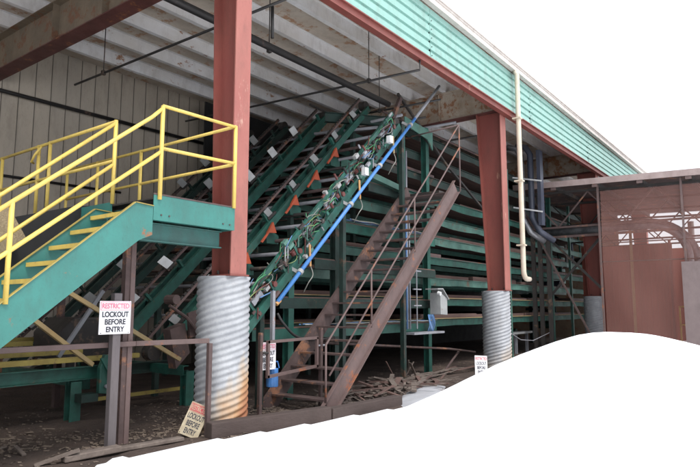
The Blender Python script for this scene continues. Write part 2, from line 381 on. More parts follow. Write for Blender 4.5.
# ------------------------------------------------------------------ the big open-fronted shed
CX = [5.97, 15.72, 25.3, 34.7]
shed = thing('mill_shed', 'long open-fronted steel mill shed with mint green fascia and red columns', 'building', (15.7, 6.8, 0))
def column(x, w_, yb, yt):
    f = MB()
    #            # tapered web depth: foot, head
    y0 = 6.46
    web = [(x-0.006, y0+.02, 2.19), (x-0.006, y0+yb, 2.19), (x-0.006, y0+yt, 7.2), (x-0.006, y0+.02, 7.2)]
    f.plate(web, (1,0,0), 0.012)
    rear = [(x-w_/2, y0+yb, 2.19), (x+w_/2, y0+yb, 2.19), (x+w_/2, y0+yt, 7.2), (x-w_/2, y0+yt, 7.2)]
    f.plate(rear, (0,1,0), 0.02)
    f.box(x-w_/2-.03, x+w_/2+.03, y0-.03, y0+yb+.05, 2.165, 2.189)
    for z in (4.6, 6.3): f.box(x-w_/2+.02, x-.007, y0+.03, y0+.04, z, z+.012)
    c = f.build('column', M['red'], shed)
    g = MB().box(x-w_/2, x+w_/2, y0-0.002, y0+0.019, 2.191, 7.45); g.build('flange', M['red_light'], c)
    b = MB()
    for sx in (-1, 1):
        for sy in (0.06, yb-.08): b.tube([(x+sx*.11, y0+sy, 2.19), (x+sx*.12, y0+sy, 2.25)], .018, 6)
    b.build('anchor_bolt', M['dark'], c)
def pedestal(x, y, r, z0, z1, m, p=0.092, n=7, seg=96, parent=shed, name='pedestal'):
    vs = []; fs = []; nz_ = int((z1-z0)/0.011)
    for i in range(nz_+1):
        z = z0+(z1-z0)*i/nz_
        for j in range(seg):
            a = 2*math.pi*j/seg
            rr = r + 0.0105*math.sin(2*math.pi*(z/p - n*a/(2*math.pi)))
            vs.append((x+rr*math.cos(a), y+rr*math.sin(a), z))
    for i in range(nz_):
        for j in range(seg):
            j2 = (j+1) % seg; fs.append((i*seg+j, i*seg+j2, (i+1)*seg+j2, (i+1)*seg+j))
    k = len(vs); vs.append((x, y, z1-.03)); fs += [(nz_*seg+j, nz_*seg+(j+1) % seg, k) for j in range(seg)]
    me = bpy.data.meshes.new(name); org = Vector((x, y, 0))
    me.from_pydata([tuple(Vector(v)-org) for v in vs], [], fs)
    for q in me.polygons: q.use_smooth = True
    me.materials.append(m); o = bpy.data.objects.new(name, me); COL.objects.link(o); o.parent = parent; o.location = org-Vector(parent['org']); return o
for i, x in enumerate(CX):
    column(x-(.05 if i == 0 else 0), *((.30, .38, .52) if i == 0 else (.36, .49, .71)))
    pd = pedestal(x, 6.82, 0.375, -0.05, 2.165, M['galv'] if i == 0 else M['galv_clean'], seg=96 if i < 2 else 48)
    if i == 0: pd['label'] = 'corrugated footing stained orange with rust near the ground'
# rafters
for i, x in enumerate(CX + [-3.9]):
    f = MB(); f.box(x-.007, x+.007, 6.5, 15.35, 7.23, 8.08)
    f.box(x-.18, x+.18, 6.5, 15.35, 8.08, 8.095)
    for y in (8.4, 10.3, 12.2): f.box(x-.15, x-.008, y, y+.012, 7.23, 8.08)
    rf = f.build('rafter', M['rafter'] if i in (0, 4) else M['rafter_white'], shed)
    MB().box(x-.18, x+.18, 6.5, 15.35, 7.205, 7.229).build('flange', M['red_dark'], rf)
# knee plate area where rafter joins column head
for x in CX: MB().box(x-.008, x+.008, 6.32, 7.3, 7.45, 8.02).build('knee_plate', M['rafter_white'], shed)
YP = [6.95, 8.15, 9.35, 10.55, 11.75, 12.95, 14.15]
for y in YP:
    f = MB()
    # Z purlin: web towards the yard with lips
    f.box(-7, 36, y, y+.006, 8.10, 8.432); f.box(-7, 36, y+.006, y+.11, 8.10, 8.107); f.box(-7, 36, y-.06, y-.001, 8.42, 8.43); f.box(-7, 36, y-.012, y-.001, 8.10, 8.125)
    pr = f.build('purlin', M['purlin'], shed)
MB().box(-7, 36, 6.32, 15.42, 8.436, 8.47).build('roof_deck', M['ceil'], shed)
MB().box(-7.05, 36.05, 6.1, 15.6, 8.60, 8.66).build('roof_sheet', M['trim'], shed)
# fascia: ribbed siding with horizontal ribs
pts = []; z = 7.22; prof = []
while z < 8.40:
    prof += [(0.0, z), (0.012, z+.145), (0.06, z+.150), (0.06, z+.185)]; z += .205
y = 6.28
panels = [(-7 + i*6.1, -7 + (i+1)*6.1 - .012) for i in range(7)] + [(35.7, 36)]
for (xa, xb) in panels:
    f = MB(); vs = []
    P_ = [(y-.02-d*-1, zz) for d, zz in [(p[0], p[1]) for p in prof]]
    P_ = [(6.27+d, zz) for d, zz in prof] + [(6.31, 8.42), (6.31, 7.22)]
    n = len(P_)
    for xx in (xa, xb):
        for (yy, zz) in P_: f.v.append((xx, yy, zz))
    for i in range(n): j = (i+1) % n; f.f.append((i, j, n+j, n+i))
    f.f.append(tuple(reversed(range(n)))); f.f.append(tuple(range(n, 2*n)))
    f.build('fascia_panel', M['fascia'], shed)
for (xa, xb) in panels[1:]:
    for k in range(5): MB().tube([(xa+.05, 6.268, 7.29+.205*k), (xa+.05, 6.258, 7.29+.205*k)], .012, 6).build('siding_screw', M['dark'], shed)
f = MB(); f.box(-7, 36, 6.29, 6.31, 7.07, 7.215); f.box(-7, 36, 6.31, 6.44, 7.07, 7.082); f.box(-7, 36, 6.24, 6.289, 7.19, 7.214)
f.build('eave_beam', M['red'], shed)
f = MB(); f.box(-7, 36, 6.14, 6.27, 8.42, 8.595); f.box(-7, 36, 6.125, 6.139, 8.55, 8.62); f.build('gutter', M['trim'], shed)
f = MB(); f.box(-7, 36, 6.45, 6.94, 8.40, 8.404); f.build('soffit_sheet', M['purlin'], shed)
# back wall with vertical ribs
f = MB(); f.box(-7, 36, 15.36, 15.46, -0.1, 8.434); bw = f.build('back_wall', M['wall'], shed)
f = MB()
x = -7.0
while x < 36:
    f.box(x, x+.016, 15.345, 15.359, 0.02, 8.42); x += 0.40
f.build('panel_joint', M['wall_rib'], bw)
MB().box(36, 36.1, 8.2, 15.35, -0.1, 8.5).build('end_wall', M['rafter'], shed)
# downspout
f = MB(); px, py = 16.02, 6.12
pts = [(px, 6.2, 8.45), (px, py, 8.3)] + [(px, py, 2.72)] + arc((px+.22, py, 2.72), .22, math.pi, math.pi*1.5, 6, (1,0,0), (0,0,1))[1:] + [(px+.42, py, 2.5)]
f.tube(pts, .07, 12); ds = f.build('downspout', M['cream'], shed, smooth=True)
for z in (3.4, 5.2, 7.0): MB().box(px-.09, px+.09, py-.085, py+.15, z, z+.04).build('strap', M['cream'], ds)

# ------------------------------------------------------------------ pipes under the roof
def pipe(name, pts, r, m, label, cat, group=None, hang=None):
    t = thing(name, label, cat, pts[0], group)
    p = MB().tube(pts, r, 10).build('pipe', m, t, smooth=True)
    if hang:
        for (x, y, z) in hang:
            h = MB(); h.tube([(x, y, z-r-.01), (x, y, 8.43)], .011, 6); h.box(x-.04, x+.04, y-.035, y+.035, z-r-.02, z+r+.02); h.build('hanger', M['dark'], t)
    return t
pipe('sprinkler_main', [(-6, 8.1, 6.82), (12.3, 8.05, 6.8)], .075, M['black'], 'thick black main pipe hung along under the white ceiling', 'pipe', hang=[(1.5, 8.1, 6.8), (8.1, 8.1, 6.8)])
SG = 'thin black sprinkler branches under the ceiling'
pipe('sprinkler_branch', [(6.9, 13.2, 6.85), (6.97, 6.55, 6.85)], .026, M['black'], 'thin black branch pipe passing behind the first red column under the ceiling', 'pipe', SG, hang=[(6.9, 12, 6.85)])
pipe('sprinkler_branch', [(10.2, 13.4, 6.85), (10.95, 6.35, 6.85), (10.95, 6.35, 7.1)], .026, M['black'], 'thin black branch pipe crossing above the inclined green conveyors', 'pipe', SG, hang=[(10.8, 7.6, 6.85)])
pipe('sprinkler_branch', [(12.6, 9.6, 6.85), (12.9, 6.9, 6.85)], .026, M['black'], 'short thin black branch pipe ending above the top of the blue pipe', 'pipe', SG, hang=[(12.7, 8.6, 6.85)])
pipe('sprinkler_drop', [(7.0, 6.94, 6.84), (7.02, 6.95, 6.28)], .03, M['black'], 'short black drop pipe hanging just right of the head of the first red column', 'pipe')
pipe('wall_pipe', [(-5, 15.2, 6.85), (15, 15.2, 7.0)], .05, M['black'], 'black pipe running along the beige back wall', 'pipe')
f = MB()
f.tube([(2.0, 15.3, 4.8), (9.5, 15.3, 4.95)], .035, 8); tag(f.build('conduit', M['black'], smooth=True), 'lower dark conduit on the beige wall behind the yellow rails', 'conduit')

# ------------------------------------------------------------------ green stair and platform with yellow rails
st = thing('green_stair_platform', 'teal steel stair and platform with yellow safety rails beside the first red column', 'stair', (4.4, 6.8, 0))
SL = 0.84
def sx2z(x): return 2.97 + (x-4.13)*SL
for (yy, sgn, m) in ((6.33, 1, M['teal']), (7.22, -1, M['teal'])):
    f = MB()
    x0 = 4.13-2.97/SL+.02
    a = math.atan(SL); dep = 0.40
    t_ = .012
    # sloped plate web and short level head
    webp = [(x0, yy, sx2z(x0)), (4.13, yy, 2.97), (4.38, yy, 2.955), (4.38, yy, 2.60), (4.2, yy, 2.52), (x0+dep/SL, yy, 0.0+.0)]
    f.plate(webp, (0, 1, 0), t_)
    sp_ = f.build('stringer', m, st)
    g = MB(); yc = yy + (0.006)
    g.beam((x0, yc, sx2z(x0)+.004), (4.13, yc, 2.974), .05, .01); g.beam((4.14, yc, 2.974), (4.38, yc, 2.96), .05, .01)
    g.build('edge_strip', M['yellow_dirty'], sp_)
n_tr = 14
for k in range(1, n_tr+1):
    z = 3.08 - 0.212*k; x = 4.13 + (z-2.97)/SL + .12
    if z < .05: break
    f = MB(); f.box(x-.02, x+.23, 6.35, 7.21, z-.035, z); tr = f.build('tread', M['teal_dull'], st)
    MB().box(x-.06, x-.021, 6.35, 7.21, z-.045, z+.004).build('nosing', M['yellow'], tr)
f = MB(); f.box(4.39, 5.70, 6.335, 6.347, 2.79, 3.105); f.box(4.39, 5.70, 6.348, 6.41, 2.79, 2.80); f.box(5.701, 5.713, 6.335, 11.0, 2.79, 3.105); f.box(4.378, 4.389, 7.25, 11.0, 2.79, 3.105)
f.build('edge_channel', M['teal'], st)
for bx in (4.5, 4.62, 5.5, 5.62): MB().tube([(bx, 6.335, 2.86), (bx, 6.322, 2.86)], .011, 6).build('bolt', M['brown'], st)
f = MB(); f.box(4.385, 5.705, 6.33, 6.345, 3.106, 3.125); f.build('toe_edge', M['brown'], st)
f = MB(); f.box(4.392, 5.698, 6.35, 11.0, 3.05, 3.07); f.build('deck_plate', M['dark'], st)
f = MB()
f.ibeam((3.95, 6.62, 2.67), (5.68, 6.62, 2.67), .12, .24); f.ibeam((4.5, 6.7, 2.9), (4.5, 11, 2.9), .1, .2); f.ibeam((5.55, 6.7, 2.9), (5.55, 11, 2.9), .1, .2)
f.build('support_beam', M['teal_dull'], st)
f = MB(); f.box(4.55, 4.64, 7.12, 7.21, -.05, 2.79); f.build('support_post', M['brown'], st)
f = MB(); f.box(5.5, 5.6, 10.6, 10.7, -.05, 2.8); f.box(4.5, 4.6, 10.6, 10.7, -.05, 2.8); f.build('support_post', M['brown'], st)
r = .026
def rail(pts, rr=.024, m='yellow'): MB().tube(pts, rr, 8).build('rail', M[m], st, smooth=True)
def post(x, y, z0, z1): MB().tube([(x, y, z0), (x, y, z1)], .027, 8).build('rail_post', M['yellow'], st, smooth=True)
def rz(x): return 4.02 + (x-4.26)*.815
rail([(4.46, 6.32, 4.22), (4.30, 6.32, 4.06), (0.6, 6.32, rz(.6))]); rail([(4.46, 6.32, 3.66), (0.6, 6.32, 3.66-(4.46-.6)*.80)])
post(4.46, 6.32, 3.05, 4.25); post(2.73, 6.32, 1.75, rz(2.73)); post(1.2, 6.32, .5, rz(1.2))
rail([(4.46, 6.32, 4.25), (5.68, 6.32, 4.27)]); rail([(4.46, 6.32, 3.70), (5.68, 6.32, 3.74)]); post(5.68, 6.32, 3.1, 4.285)
rail([(5.68, 6.32, 4.28), (5.68, 10.95, 4.28)]); rail([(5.68, 6.32, 3.73), (5.68, 10.95, 3.73)])
for y in (8.6, 9.9, 10.95): post(5.68, y, 3.08, 4.3)
# far side of the stair
rail([(4.38, 7.24, 4.18), (1.2, 7.24, 4.18-3.18*.86)]); rail([(4.36, 7.24, 3.60), (1.2, 7.24, 3.60-3.16*.84)])
post(4.38, 7.24, 3.08, 4.22); post(2.6, 7.24, 1.7, 2.66)
rail([(4.38, 7.24, 4.2), (4.38, 10.95, 4.2)]); rail([(4.38, 7.24, 3.66), (4.38, 10.95, 3.66)])
for y in (9.0, 9.35, 10.6): post(4.38, y, 3.08, 4.22)
f = MB(); f.tube([(4.38, 9.25, 4.2), (4.3, 9.3, 4.05), (4.3, 9.4, 3.95), (4.38, 9.5, 3.96)], .018, 8); f.build('rail_hook', M['yellow'], st, smooth=True)

# black humped conveyor cover with tan mat, behind the stair
hc = thing('humped_conveyor', 'low conveyor under a black rubber cover behind the teal stair', 'conveyor', (3.2, 8.4, 0))
f = MB(); f.plate([(1.0, 8.0, 2.2), (3.28, 8.0, 2.80), (4.3, 8.0, 3.12), (4.75, 8.0, 3.18), (4.85, 8.0, 2.9), (3.7, 8.0, 2.3), (1.2, 8.0, .9)], (0, 1, 0), 1.0)
f.build('cover', M['rubber'], hc)
f = MB(); f.beam((1.3, 7.8, 1.45), (3.4, 7.8, 2.75), .25, .5); f.build('mat', M['tanmesh'], hc)
MB().box(1.3, 1.4, 8.2, 8.3, -.05, 1.3).build('leg', M['dark'], hc); pass

# ------------------------------------------------------------------ inclined tray-loading conveyors
def incline(Y, idx):
    off = -5.5 if idx else -5.66
    lab = ['nearest inclined green conveyor hung with wires and hoses beside the corrugated footing',
           'second inclined green conveyor with red triangular guards',
           'third inclined green conveyor with bright white paddles',
           'fourth inclined conveyor, dark, with dimmer paddles',
           'farthest inclined conveyor, almost in the dark by the beige wall'][idx]
    X0, X1 = (6.9, 11.7) if idx == 0 else (6.7-.25*idx, 12.5)
    t = thing('inclined_conveyor', lab, 'conveyor', (X0, Y, 0), 'inclined conveyors feeding the tray sorter')
    Z = lambda x: x + off - (0.03*(x-9))
    n = Vector((-1, 0, 1)).normalized(); d = Vector((1, 0, .97)).normalized()
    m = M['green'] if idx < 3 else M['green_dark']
    hb_ = .15 if idx != 2 else .2
    for s_ in (-.13, .13):
        f = MB(); f.chan((X0, Y+s_, Z(X0)), (X1, Y+s_, Z(X1)), .08, hb_, .012, -1 if s_ < 0 else 1)
        f.build('side_beam', m, t)
    a = Vector((X0-.1, Y, Z(X0-.1))); b = Vector((X1, Y, Z(X1)))
    if idx == 0:
        f = MB(); f.chan(a+n*.36+Vector((0, -.1, 0)), b+n*.36+Vector((0, -.1, 0)), .06, .09, .01, -1); f.build('upper_rail', M['green'], t)
    k = X0+.3; up = .28 if idx else .34
    while k < X1-.1:
        p = Vector((k, Y, Z(k)))
        g = MB(); g.beam(p+Vector((0, -.125, 0)), p+Vector((0, .125, 0)), .07, .12); g.build('cross_piece', M['green_dark'], t)
        g = MB(); g.beam(p+n*(hb_/2)+Vector((0, -.1, 0)), p+n*up+Vector((0, -.1, 0)), .05, .07, up=(0, 1, 0)); g.build('track_bracket', m, t)
        k += .73
    a2, b2 = a+n*(.30 if idx else .42), b+n*(.30 if idx else .42)
    if idx:
        f = MB(); f.beam(a2, b2, .05, .045); f.build('chain_track', M['brown_lt'] if idx in (1, 2) else M['brown'], t)
        f = MB(); L = (b2-a2).length; q = 0
        while q < L:
            p = a2+d*q+n*.04; f.beam(p, p+d*.07, .04, .03); q += .1
        f.build('chain', M['dark'], t)
        k = X0 + (.35 if idx % 2 else .1)
        while k < X1-.3:
            p = Vector((k, Y-.14, Z(k))) + n*(.33 if idx != 1 else .14)
            sc = rt2.uniform(.9, 1.05)*(1 if idx != 1 else .75)
            w2, h2 = .105*sc, .26*sc
            ax = (d*1.0+Vector((0, -.25*rt2.random(), 0))).normalized(); az_ = (n - d*.25 + Vector((0, rt2.uniform(-.15, .15), 0))).normalized()
            g = MB(); g.plate([tuple(p-ax*w2), tuple(p+ax*w2), tuple(p+ax*w2+az_*h2), tuple(p-ax*w2+az_*h2)], tuple(-ax.cross(az_).normalized()), .012)
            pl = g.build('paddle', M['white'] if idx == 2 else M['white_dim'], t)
            g = MB(); g.beam(p-n*.02-ax*.12, p-n*.02+ax*.14, .06, .05); g.build('paddle_foot', M['dark'], pl)
            k += .745
    if idx == 1:
        k = X0+.9
        while k < X1-1:
            p = Vector((k, Y-.25, Z(k)-.02))
            g = MB(); g.plate([tuple(p), tuple(p+Vector((.26, 0, .02))), tuple(p+Vector((.20, 0, .15))), tuple(p+Vector((.16, 0, .24))), tuple(p+Vector((.08, 0, .12)))], (0, 1, 0), .05)
            g.plate([tuple(p), tuple(p+Vector((.05, 0, 0))), tuple(p+Vector((-.14, 0, -.22))), tuple(p+Vector((-.18, 0, -.20)))], (0, 1, 0), .03)
            g.build('guard', M['redpart'], t)
            g = MB(); g.plate([tuple(p+Vector((.08, .1, -.2))), tuple(p+Vector((.42, .1, -.2))), tuple(p+Vector((.42, .1, -.02))), tuple(p+Vector((.2, .1, .08))), tuple(p+Vector((.05, .1, -.05)))], (0, 1, 0), .25)
            g.build('bearing_block', M['green'], t)
            k += .70
    for (k, rr) in ((X0-.12, .14), (X1+.03, .12)):
        g = MB(); p = Vector((k, Y, Z(k)))+n*.08
        g.tube([tuple(p+Vector((0, -.09, 0))), tuple(p+Vector((0, .09, 0)))], rr, 16); g.build('sprocket', M['dark'], t)
    for k in (7.4, 9.7, 12.0):
        g = MB(); g.box(k-.05, k+.05, Y-.05, Y+.05, -.05, Z(k)-.1)
        g.build('leg', M['green_dark'], t)
    return t, Z, n, d
rt2 = random.Random(4)
incs = [incline(Y, i) for i, Y in enumerate((7.5, 8.95, 10.4, 11.85, 13.25))]
# wiring, hoses and valves on the nearest conveyor
t0, Z0, n0, d0 = incs[0]
rnd = random.Random(3)
k = 7.25
while k < 11.5:
    base = Vector((k, 7.36, Z0(k))) + n0*.16
    # valve manifold
    g = MB()
    for j in range(4):
        p = base + d0*(.07*j) + n0*rnd.uniform(0, .06); g.beam(p, p+n0*rnd.uniform(.07, .13), .07, .05, up=(0, 1, 0))
    g.build('valve_manifold', M['grey'] if rnd.random() < .6 else M['dark'], t0)
    g = MB()
    p = base + d0*.42
    g.tube([tuple(p), tuple(p+n0*.09)], .055, 10); g.tube([tuple(p+Vector((0, -.1, 0))+d0*.1), tuple(p+Vector((0, .06, 0))+d0*.1)], .05, 10)
    g.build('cylinder_head', M['wire_red'] if rnd.random() < .6 else M['dark'], t0)
    g = MB(); p = Vector((k+.33, 7.33, Z0(k+.33))); g.beam(p-d0*.0+n0*.1, p+n0*.1+Vector((-.13, 0, .16)), .05, .07, up=(0, 1, 0)); g.build('bracket', M['green'], t0)
    for c, mname in enumerate(('wire_lime', 'wire_green', 'wire_pale', 'dark', 'wire_green', 'wire_red', 'dark', 'wire_pale', 'wire_green', 'rubber', 'bluehose', 'wire_red')):
        for rep in range(2):
            a = base + d0*rnd.uniform(-.15, .4) + n0*rnd.uniform(.0, .24) + Vector((0, rnd.uniform(-.06, .12), 0))
            b = a + d0*rnd.uniform(.15, .5) + n0*rnd.uniform(-.15, .1) + Vector((0, rnd.uniform(-.05, .05), 0))
            mid = (a+b)/2 + n0*rnd.uniform(-.14, .2) + Vector((0, -rnd.uniform(.02, .14), 0)) + d0*rnd.uniform(-.2, .2)
            pts = []
            for i in range(9):
                u = i/8; pts.append(tuple(a*(1-u)**2 + mid*2*u*(1-u) + b*u*u))
            h = MB(); h.tube(pts, rnd.choice((.006, .009, .012)), 5)
            h.build('wire', M[mname], t0, smooth=True)
    k += .64
# solenoids, terminal boxes and short stubs crowded along the rails
for i in range(74):
    k = rnd.uniform(7.1, 11.5); up = rnd.choice((.0, .1, .2, .38, .48))
    p = Vector((k, 7.32-rnd.uniform(0, .1), Z0(k))) + n0*(up+rnd.uniform(-.04, .05)); a = rnd.uniform(.03, .08); g = MB()
    kind = rnd.random()
    if kind < .5: g.beam(p, p+d0*rnd.uniform(.06, .16), a, a*rnd.uniform(.6, 1.3), up=(0, 1, 0)); nm = 'terminal_box'
    elif kind < .8: g.tube([p, p+n0*rnd.uniform(.06, .16)], a*.35, 7); nm = 'stub_pipe'
    else: g.tube([p, p+Vector((0, 0, -rnd.uniform(.1, .3)))], .012, 6); nm = 'drop_tube'
    g.build(nm, M[rnd.choice(('dark', 'green', 'green_pale', 'green_dark', 'rubber', 'grey', 'white_dim', 'wire_red', 'brown'))], t0)
# blue air pipe on the front with bands, grey upper end
bp = thing('blue_air_pipe', 'bright blue straight pipe strapped up the nearest inclined conveyor', 'pipe', (7.47, 7.2, 1.64))
def bz(x): return 1.78 + (x-7.47)*.95
MB().tube([(7.5, 7.2, bz(7.5)), (12.15, 7.2, bz(12.15))], .037, 12).build('pipe', M['blue'], bp, smooth=True)
MB().tube([(12.152, 7.2, bz(12.152)), (13.4, 7.2, bz(13.4))], .038, 12).build('upper_pipe', M['grey'], bp, smooth=True)
for x in (8.05, 9.55, 10.6, 11.9):
    g = MB(); g.tube([(x, 7.2, bz(x)), (x+.05, 7.2, bz(x+.05))], .058, 12); g.beam((x+.05, 7.22, bz(x)), (x-.05, 7.38, bz(x)+.1), .05, .06); g.build('clamp', M['white_dim'], bp)
for x in (8.35, 9.9, 11.2):
    g = MB(); g.tube([(x, 7.22, bz(x)+.25), (x, 7.2, bz(x)-.15)], .022, 8); g.build('fitting', M['copper'] if x < 10 else M['tan'], bp)
    pts = [(x, 7.22, bz(x)-.1), (x+.05, 7.18, bz(x)-.3), (x-.05, 7.2, bz(x)-.45), (x-.02, 7.34, bz(x)-.62)]
    g = MB(); g.tube(smooth(pts), .011, 6); g.build('hose', M['wire_pale'] if x != 9.0 else M['bluehose'], bp, smooth=True)
g = MB(); g.tube(smooth([(7.5, 7.2, 1.62), (7.6, 7.15, 1.45), (7.9, 7.12, 1.22), (8.4, 7.12, 1.14), (9.0, 7.15, 1.16)]), .024, 8); g.build('hose', M['black'], bp, smooth=True)
g = MB(); g.box(7.36, 7.42, 7.17, 7.23, 1.0, 2.0); g.build('pipe_stand', M['grey'], bp)
g = MB(); g.tube([(7.47, 7.2, 1.77), (7.56, 7.2, 1.84)], .035, 10); g.build('fitting', M['copper'], bp)
for (x, z) in ((9.95, 4.45), (10.9, 5.35)):
    g = MB(); g.box(x, x+.12, 7.1, 7.2, z, z+.16); g.build('junction_box', M['white'], bp)

# ------------------------------------------------------------------ the tray sorter: stacked trays on green posts
so = thing('tray_sorter', 'tall lumber sorter of stacked long green trays filling the shed', 'sorter', (20, 10, 0))
levels = [1.28 + .575*i for i in range(10)]
YF = 8.35
rt = random.Random(21)
for i, z in enumerate(levels):
    xs = max(9.2, z+6.4)
    if z < 2.3: xs = 9.0
    xe = 31.0
    # pressed front lip: bays of sheet sagging between the bearers
    f = MB(); x = xs; bay = 2.45
    while x < xe-.2:
        w_ = min(bay, xe-x); dep = rt.uniform(.005, .03); n = 8
        top = [(x+w_*k/n, YF+.02*math.sin(math.pi*k/n), z+.085+.02*math.sin(math.pi*k/n)) for k in range(n+1)]
        bot = [(x+w_*k/n, YF+.05*math.sin(math.pi*k/n), z-.075-dep*math.sin(math.pi*k/n)) for k in range(n, -1, -1)]
        q = len(f.v); f.v += top + bot[::-1]
        for k in range(n): f.f.append((q+k, q+k+1, q+n+2+k, q+n+1+k))
        x += w_
    f.box(xs, xe, YF-.02, YF+.05, z+.106, z+.12)
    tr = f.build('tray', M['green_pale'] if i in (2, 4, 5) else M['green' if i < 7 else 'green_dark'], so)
    g = MB(); g.plate([(xs, YF+.06, z+.09), (xe, YF+.06, z+.09), (xe, 14.2, z+.22), (xs, 14.2, z+.22)], (0, 0, 1), .02)
    g.build('tray_pan', M['wood_board'], tr)
    g = MB(); g.chan((xs, 9.7, z-.01), (xe, 9.7, z-.01), .06, .15, .012, -1); g.chan((xs, 11.2, z+.01), (xe, 11.2, z+.01), .06, .15, .012, -1); g.build('inner_rail', M['green_pale'] if i % 2 else M['green'], tr)
    x = xs+.3
    while x < xe-2:
        L = rt.uniform(1.5, 4.2); h_ = rt.uniform(.06, .17); y0 = YF+rt.uniform(.08, .35)
        if rt.random() < .85: MB().box(x, min(xe, x+L), y0, y0+.9, z+.125, z+.125+h_).build('tray_lumber', M['wood_board' if rt.random() < .75 else 'brown_lt'], tr)  # loose lumber lying on the tray, parented to it but no part of it
        x += L+rt.uniform(.02, .3)
    if i in (0, 1):
        g = MB(); g.box(xs, xe, YF-.05, YF-.021, z+.122, z+.14); g.build('edge_board', M['tan'], tr)
for x in (14.35, 24.4, 29.6):
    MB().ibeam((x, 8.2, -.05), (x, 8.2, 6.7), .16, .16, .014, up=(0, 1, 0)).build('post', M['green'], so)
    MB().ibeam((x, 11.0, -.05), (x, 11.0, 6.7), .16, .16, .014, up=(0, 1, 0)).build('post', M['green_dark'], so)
for x in (20.1, 27.0):
    MB().ibeam((x, 8.2, -.05), (x, 8.2, 6.6), .1, .1, .01, up=(0, 1, 0)).build('post', M['green_pale'], so)
MB().box(11.6, 33, 14.3, 14.34, 0, 8.0).build('dark_backdrop', M['rubber'], so)  # added dark sheet, blacks out the lit wall behind the sorter
# Y-direction end bars between the conveyors
for i in range(17):
    z = 1.55+.31*i; x = z+5.95+rt.uniform(-.05, .05)
    MB().tube([(x, 7.75, z), (x, 13.5, z)], .038, 8).build('end_bar', M[('grey', 'brown', 'grey', 'dark')[i % 4]], so, smooth=True)
    if i % 2: MB().beam((x+.4, 8.0, z-.1), (x+.4, 13.5, z-.1), .08, .14).build('end_beam', M['green_dark'], so)
# front service frame left of the main post
def gb(a, b, w_=.1, h_=.16, m='green', nm='frame_beam'): MB().chan(a, b, w_, h_, .012, -1).build(nm, M[m], so)
for z, x0, x1, m in ((1.22, 7.6, 14.3, 'green'), (1.80, 8.3, 14.3, 'green_dark'), (2.6, 9.3, 14.3, 'green_dark'), (3.45, 10.2, 14.3, 'green'), (4.5, 11.2, 14.3, 'green_dark')):
    gb((x0, 7.95, z), (x1, 7.95, z), .1, .2, m)
    MB().box(x0, x1, 7.92, 8.2, z+.102, z+.125).build('ledge_board', M['wood_board'], so)
for x, z1, m in ((8.62, 2.3, 'green'), (10.05, 3.4, 'green_dark'), (12.75, 6.4, 'green')):
    MB().ibeam((x, 7.98, 3.56 if x > 12 else -.05), (x, 7.98, z1), .15, .15, .012, up=(0, 1, 0)).build('frame_post', M[m], so)
MB().beam((10.2, 7.85, 4.85), (12.7, 7.85, 4.6), .16, .14).build('frame_beam', M['green_pale'], so)
MB().plate([(12.83, 7.9, 6.6), (14.27, 7.9, 6.5), (14.27, 7.9, 6.0), (14.0, 7.9, 6.25), (12.83, 7.9, 6.4)], (0, 1, 0), .03).build('gusset', M['green_pale'], so)
# header beam at the top, where the main pipe comes down
MB().ibeam((11.3, 9.3, 6.45), (13.2, 8.3, 6.6), .14, .24).build('header_beam', M['green_dark'], so)
MB().beam((12.45, 7.8, 6.95), (11.85, 7.8, 5.9), .09, .09).build('brace', M['brown'], so)
MB().beam((12.5, 7.9, 7.1), (15.4, 8.0, 5.7), .06, .06).build('brace', M['dark'], so)
MB().beam((13.6, 8.1, 6.6), (18.0, 8.1, 4.8), .06, .06).build('brace', M['dark'], so)
# pipes and bars crowding the gap between the top trays and the roof
for (a, b, rr_, mm) in (((12.6, 9.6, 6.95), (19.5, 9.4, 6.95), .035, 'dark'), ((12.4, 8.3, 6.7), (18.5, 8.4, 6.75), .03, 'brown'), ((13.3, 13.0, 6.9), (13.9, 7.9, 6.85), .03, 'dark'), ((14.9, 13.0, 7.0), (15.1, 7.6, 6.95), .04, 'grey'),
                        ((13.6, 12.5, 6.5), (14.4, 8.0, 6.5), .03, 'brown'), ((16.6, 12.0, 7.0), (16.9, 7.8, 7.0), .035, 'dark'), ((12.2, 10.6, 7.3), (17.5, 9.0, 6.2), .03, 'dark'), ((11.6, 9.9, 6.2), (12.2, 8.0, 6.2), .04, 'grey')):
    MB().tube([a, b], rr_, 8).build('top_pipe', M[mm], so, smooth=True)
# hoses lying on the two service ledges
for j, (z, x0, x1) in enumerate(((3.60, 10.3, 13.9), (1.38, 8.8, 14.0))):
    for q, mm in enumerate(('bluehose', 'dark', 'bluehose', 'wire_pale')):
        pts = [(x0+(x1-x0)*i/14, 7.86-.05*q, z+.012*math.sin(i*1.7+q)+.01) for i in range(15)]
        MB().tube(pts, .013, 6).build('ledge_hose', M[mm], so, smooth=True)
# vertical conduit bundle, blue hoses and little service shelf
cb = thing('conduit_riser', 'grey conduit bundle with blue hoses rising behind the brown stair', 'conduit', (12.5, 7.7, 1.1))
for q in range(5):
    MB().tube([(12.36+.07*q, 7.7+.02*(q % 2), 1.2), (12.36+.07*q, 7.7+.02*(q % 2), 5.0-.2*q+1.2*(q % 2))], .022, 8).build('conduit', M['grey'] if q not in (1, 2) else M['bluehose'], cb, smooth=True)
MB().tube([(12.9, 7.66, 1.2), (12.9, 7.66, 2.7)], .016, 8).build('rod', M['grey'], cb)
f = MB(); 
for z in (1.75, 2.15, 2.6): f.box(12.74, 13.1, 7.64, 7.68, z, z+.03)
f.build('cross_strap', M['grey'], cb)
MB().box(12.5, 14.0, 7.5, 7.8, 1.07, 1.12).build('shelf', M['grey'], cb)
f = MB()
for q in range(7): 
    pts = [(13.55+.045*q+.02*math.sin(i*1.3+q), 7.7+.03*math.cos(i+q), 1.12+.42*i/6) for i in range(7)]
    f.tube(pts, .016, 6)
f.build('hose', M['bluehose'], cb, smooth=True)
